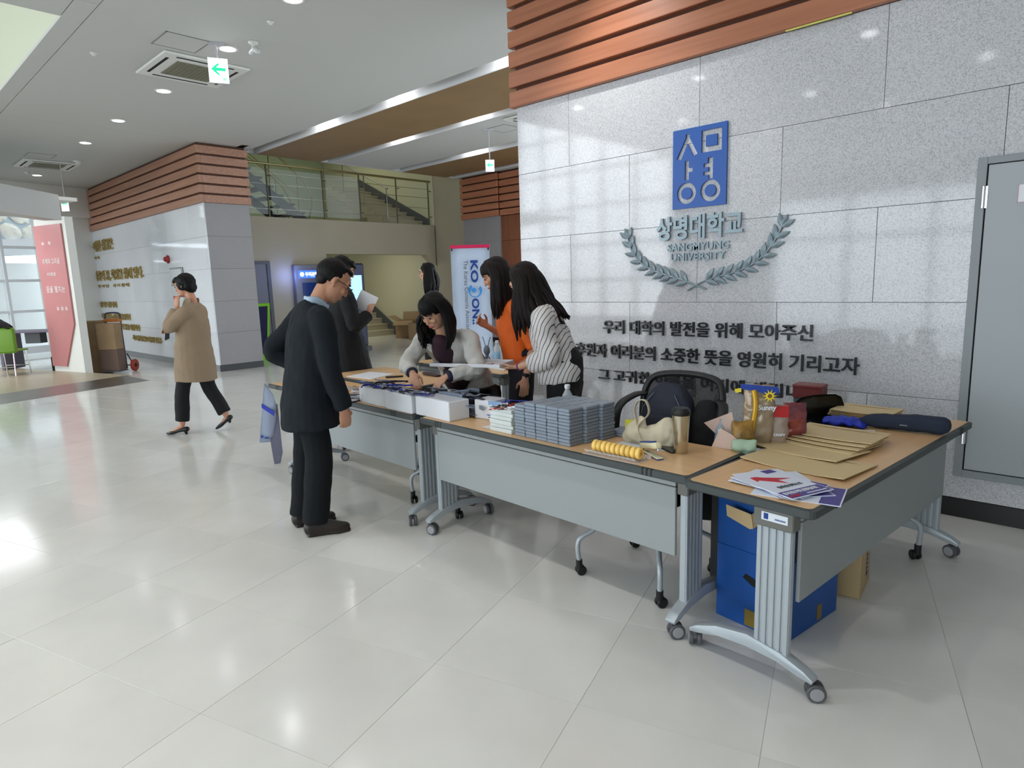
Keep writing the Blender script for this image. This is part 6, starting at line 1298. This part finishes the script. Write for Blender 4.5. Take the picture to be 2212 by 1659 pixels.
Js = dict(head=(0, .262, 1.500), F=(.10, .86, -.50), U=(0, .52, .86), neck=(0, .155, 1.365), chest=(0, .105, 1.17), waist=(0, .04, .98), pelvis=(0, .0, .88),
          shL=(-.175, .085, 1.275), elL=(-.225, .03, 1.03), wrL=(-.135, .270, .955), shR=(.165, .15, 1.275), elR=(.21, .16, 1.02), wrR=(.10, .365, .93),
          hipL=(-.085, -.01, .84), knL=(-.09, .02, .46), anL=(-.09, -.04, .09), hipR=(.085, -.01, .84), knR=(.09, .04, .46), anR=(.09, .0, .09), toeL=(-.095, .14, 0), heelL=(-.09, -.09, 0), toeR=(.095, .18, 0), heelR=(.09, -.05, 0))
def blouse_hem(bm, j, lat, W): pass
def bracelet(bm, j, lat, W):
    d = (j['wrL'] - j['elL']).normalized(); loft(bm, [j['wrL'] - d * .008, j['wrL'] + d * .002], [.0285, .0275], n=14, k=1, round_caps=(False, False))
person('woman in a striped blouse holding out a white tray, long dark hair hiding her face', (-2.66, 3.3), (-.93, -.37), Js, dict(skin=S_W1, hair='long', hs=1.08, hl=.36, seed=31, hb=(0, -.55, 0.1), hairm=M_HAIRB,
    handL=((.10, .98, -.12), (.1, 0, 1), (-.9, .1, .1), .18, .15, .2), handR=((-.35, .9, .05), (0, 0, 1), (.9, .2, .1), .25, .1, .3),
    clothes=[top('striped_blouse', stripe_mat(), None, [((0, .02, .845), (.188, .150)), ((0, .03, .915), (.196, .156)), ('waist', (.182, .142)), ((0, .07, 1.08), (.175, .135)), ('chest', (.170, .128))], sleeve=(.074, .070, .054), neck_r=(.068, .062), sh_r=(.175, .092), frac=.62, disp=(9, .014)),
             trousers('trousers', M_BLKT, (.160, .128), .100, .075, .062), shoes(M_BLKP, w=.04), extra_part('bracelet', mat('violet_band', (.50, .22, .38), .5), bracelet)]))
# tray she holds
hw = V((-2.66, 3.3, 0)); f_ = V((-.93, -.37, 0)).normalized(); r_ = V((f_.y, -f_.x, 0))
t = thing('serving_tray', 'shallow white tray of small printed badges held out by the woman in stripes', 'tray', hw + f_ * .63 - r_ * .10 + V((0, 0, .968)), math.atan2(f_.y, f_.x))
bm = B(); box(bm, -.26, .26, -.13, .13, -.012, -.006, .002); 
for q in ((-.26, .26, -.13, -.124), (-.26, .26, .124, .13), (.254, .26, -.124, .124)): box(bm, q[0], q[1], q[2], q[3], -.010, .012, .001)
box(bm, -.26, -.254, -.124, .124, -.006, .012, .001); obj('tray_body', bm, mat('tray_white', (.88, .88, .90), .35), t)
rd = random.Random(9); bp0 = []
for k in range(14):
    bm = B(); box(bm, -.018, .018, -.010, .010, 0, .003, .0005); o = obj('badge', bm, (M_PAPER, M_BLKP, mat('dark_print', (.35, .22, .22), .5))[k % 3], None, False, t.location + f_ * rd.uniform(-.20, .10) + r_ * rd.uniform(-.10, .10) + V((0, 0, -.0055 + .0032 * (k % 3))), (0, 0, rd.uniform(0, 3)))
    tag(o, 'small printed badge lying in the white tray held by the woman in stripes', 'badge', 'small badges in the held tray')
# --- person in black behind the man
Jc = dict(head=(0, .0, 1.665), F=(.1, .9, -.35), U=(0, .38, .92), neck=(0, -.06, 1.50), chest=(0, -.03, 1.29), waist=(0, -.02, 1.09), pelvis=(0, -.02, .98),
          shL=(-.185, -.04, 1.41), elL=(-.24, -.06, 1.14), wrL=(-.12, .12, 1.16), shR=(.185, -.01, 1.41), elR=(.255, .03, 1.145), wrR=(.185, .185, 1.245),
          hipL=(-.085, -.02, .94), knL=(-.09, .0, .50), anL=(-.09, -.05, .09), hipR=(.085, -.02, .94), knR=(.09, .02, .50), anR=(.09, 0, .09), toeL=(-.095, .14, 0), heelL=(-.09, -.1, 0), toeR=(.095, .18, 0), heelR=(.09, -.05, 0))
M_BLKC = mat('black_coat', (.06, .06, .07), .85)
person('person in a black coat holding up a white paper behind the man in the suit', (-5.43, 3.41), (.4, .9), Jc, dict(skin=S_W2, hair='bob', hs=1.05, seed=41,
    handR=((-.2, .25, .9), (-.6, .6, .1), (-.3, -.8, .2), .75, .15, .4), handL=((.3, .6, .5), (.5, -.3, .5), (0, .3, 1), .5, .1),
    clothes=[top('coat', M_BLKC, None, [((0, .02, .66), (.205, .195)), ('pelvis', (.200, .180)), ('waist', (.185, .155)), ('chest', (.190, .150))], sleeve=(.075, .066, .056), neck_r=(.080, .078), sh_r=(.195, .10), frac=.95), trousers('trousers', M_BLKT), shoes(M_BLKP)]))
cw = V((-5.43, 3.41, 0)); cf = V((.4, .9, 0)).normalized(); cr = V((cf.y, -cf.x, 0))
bm = B(); box(bm, -.088, .088, -.003, .003, -.075, .105, .001); o = obj('paper_pad', bm, M_PAPER, None); tag(o, 'square white paper held up by the person in black', 'paper')
o.location = cw + cr * .135 + cf * .165 + V((0, 0, 1.345)); o.rotation_euler = (0, math.radians(28), math.radians(46))
# --- distant woman
Jf = dict(head=(0, .0, 1.640), F=(.0, .97, -.12), U=(0, .1, .99), neck=(0, -.05, 1.47), chest=(0, -.04, 1.27), waist=(0, -.02, 1.08), pelvis=(0, -.02, .96),
          shL=(-.165, -.06, 1.37), elL=(-.215, -.05, 1.11), wrL=(-.21, .02, .86), shR=(.165, -.04, 1.37), elR=(.215, -.03, 1.11), wrR=(.21, .02, .86),
          hipL=(-.08, -.02, .92), knL=(-.085, .0, .50), anL=(-.09, -.05, .09), hipR=(.08, -.02, .92), knR=(.085, .02, .50), anR=(.09, 0, .09), toeL=(-.095, .14, 0), heelL=(-.09, -.1, 0), toeR=(.095, .18, 0), heelR=(.09, -.05, 0))
person('distant woman with long black hair standing left of the banner', (-6.22, 5.08), (-.72, -.69), Jf, dict(skin=S_W1, hair='long', hs=1.0, hl=.27, seed=51,
    handR=((0, .1, -1), (-.9, .1, 0), (0, 1, .1), .6, .1), handL=((0, .1, -1), (.9, .1, 0), (0, 1, .1), .6, .1),
    clothes=[top('grey_cardigan', mat('grey_melange', (.25, .25, .28), .9, noise_s=60, noise_a=.2), None, [('pelvis', (.175, .135)), ('waist', (.155, .12)), ('chest', (.165, .125))], frac=.95, sh_r=(.165, .085), neck_r=(.062, .06), sleeve=(.06, .052, .045)), trousers('trousers', M_BLKT), shoes(M_BLKP)]))
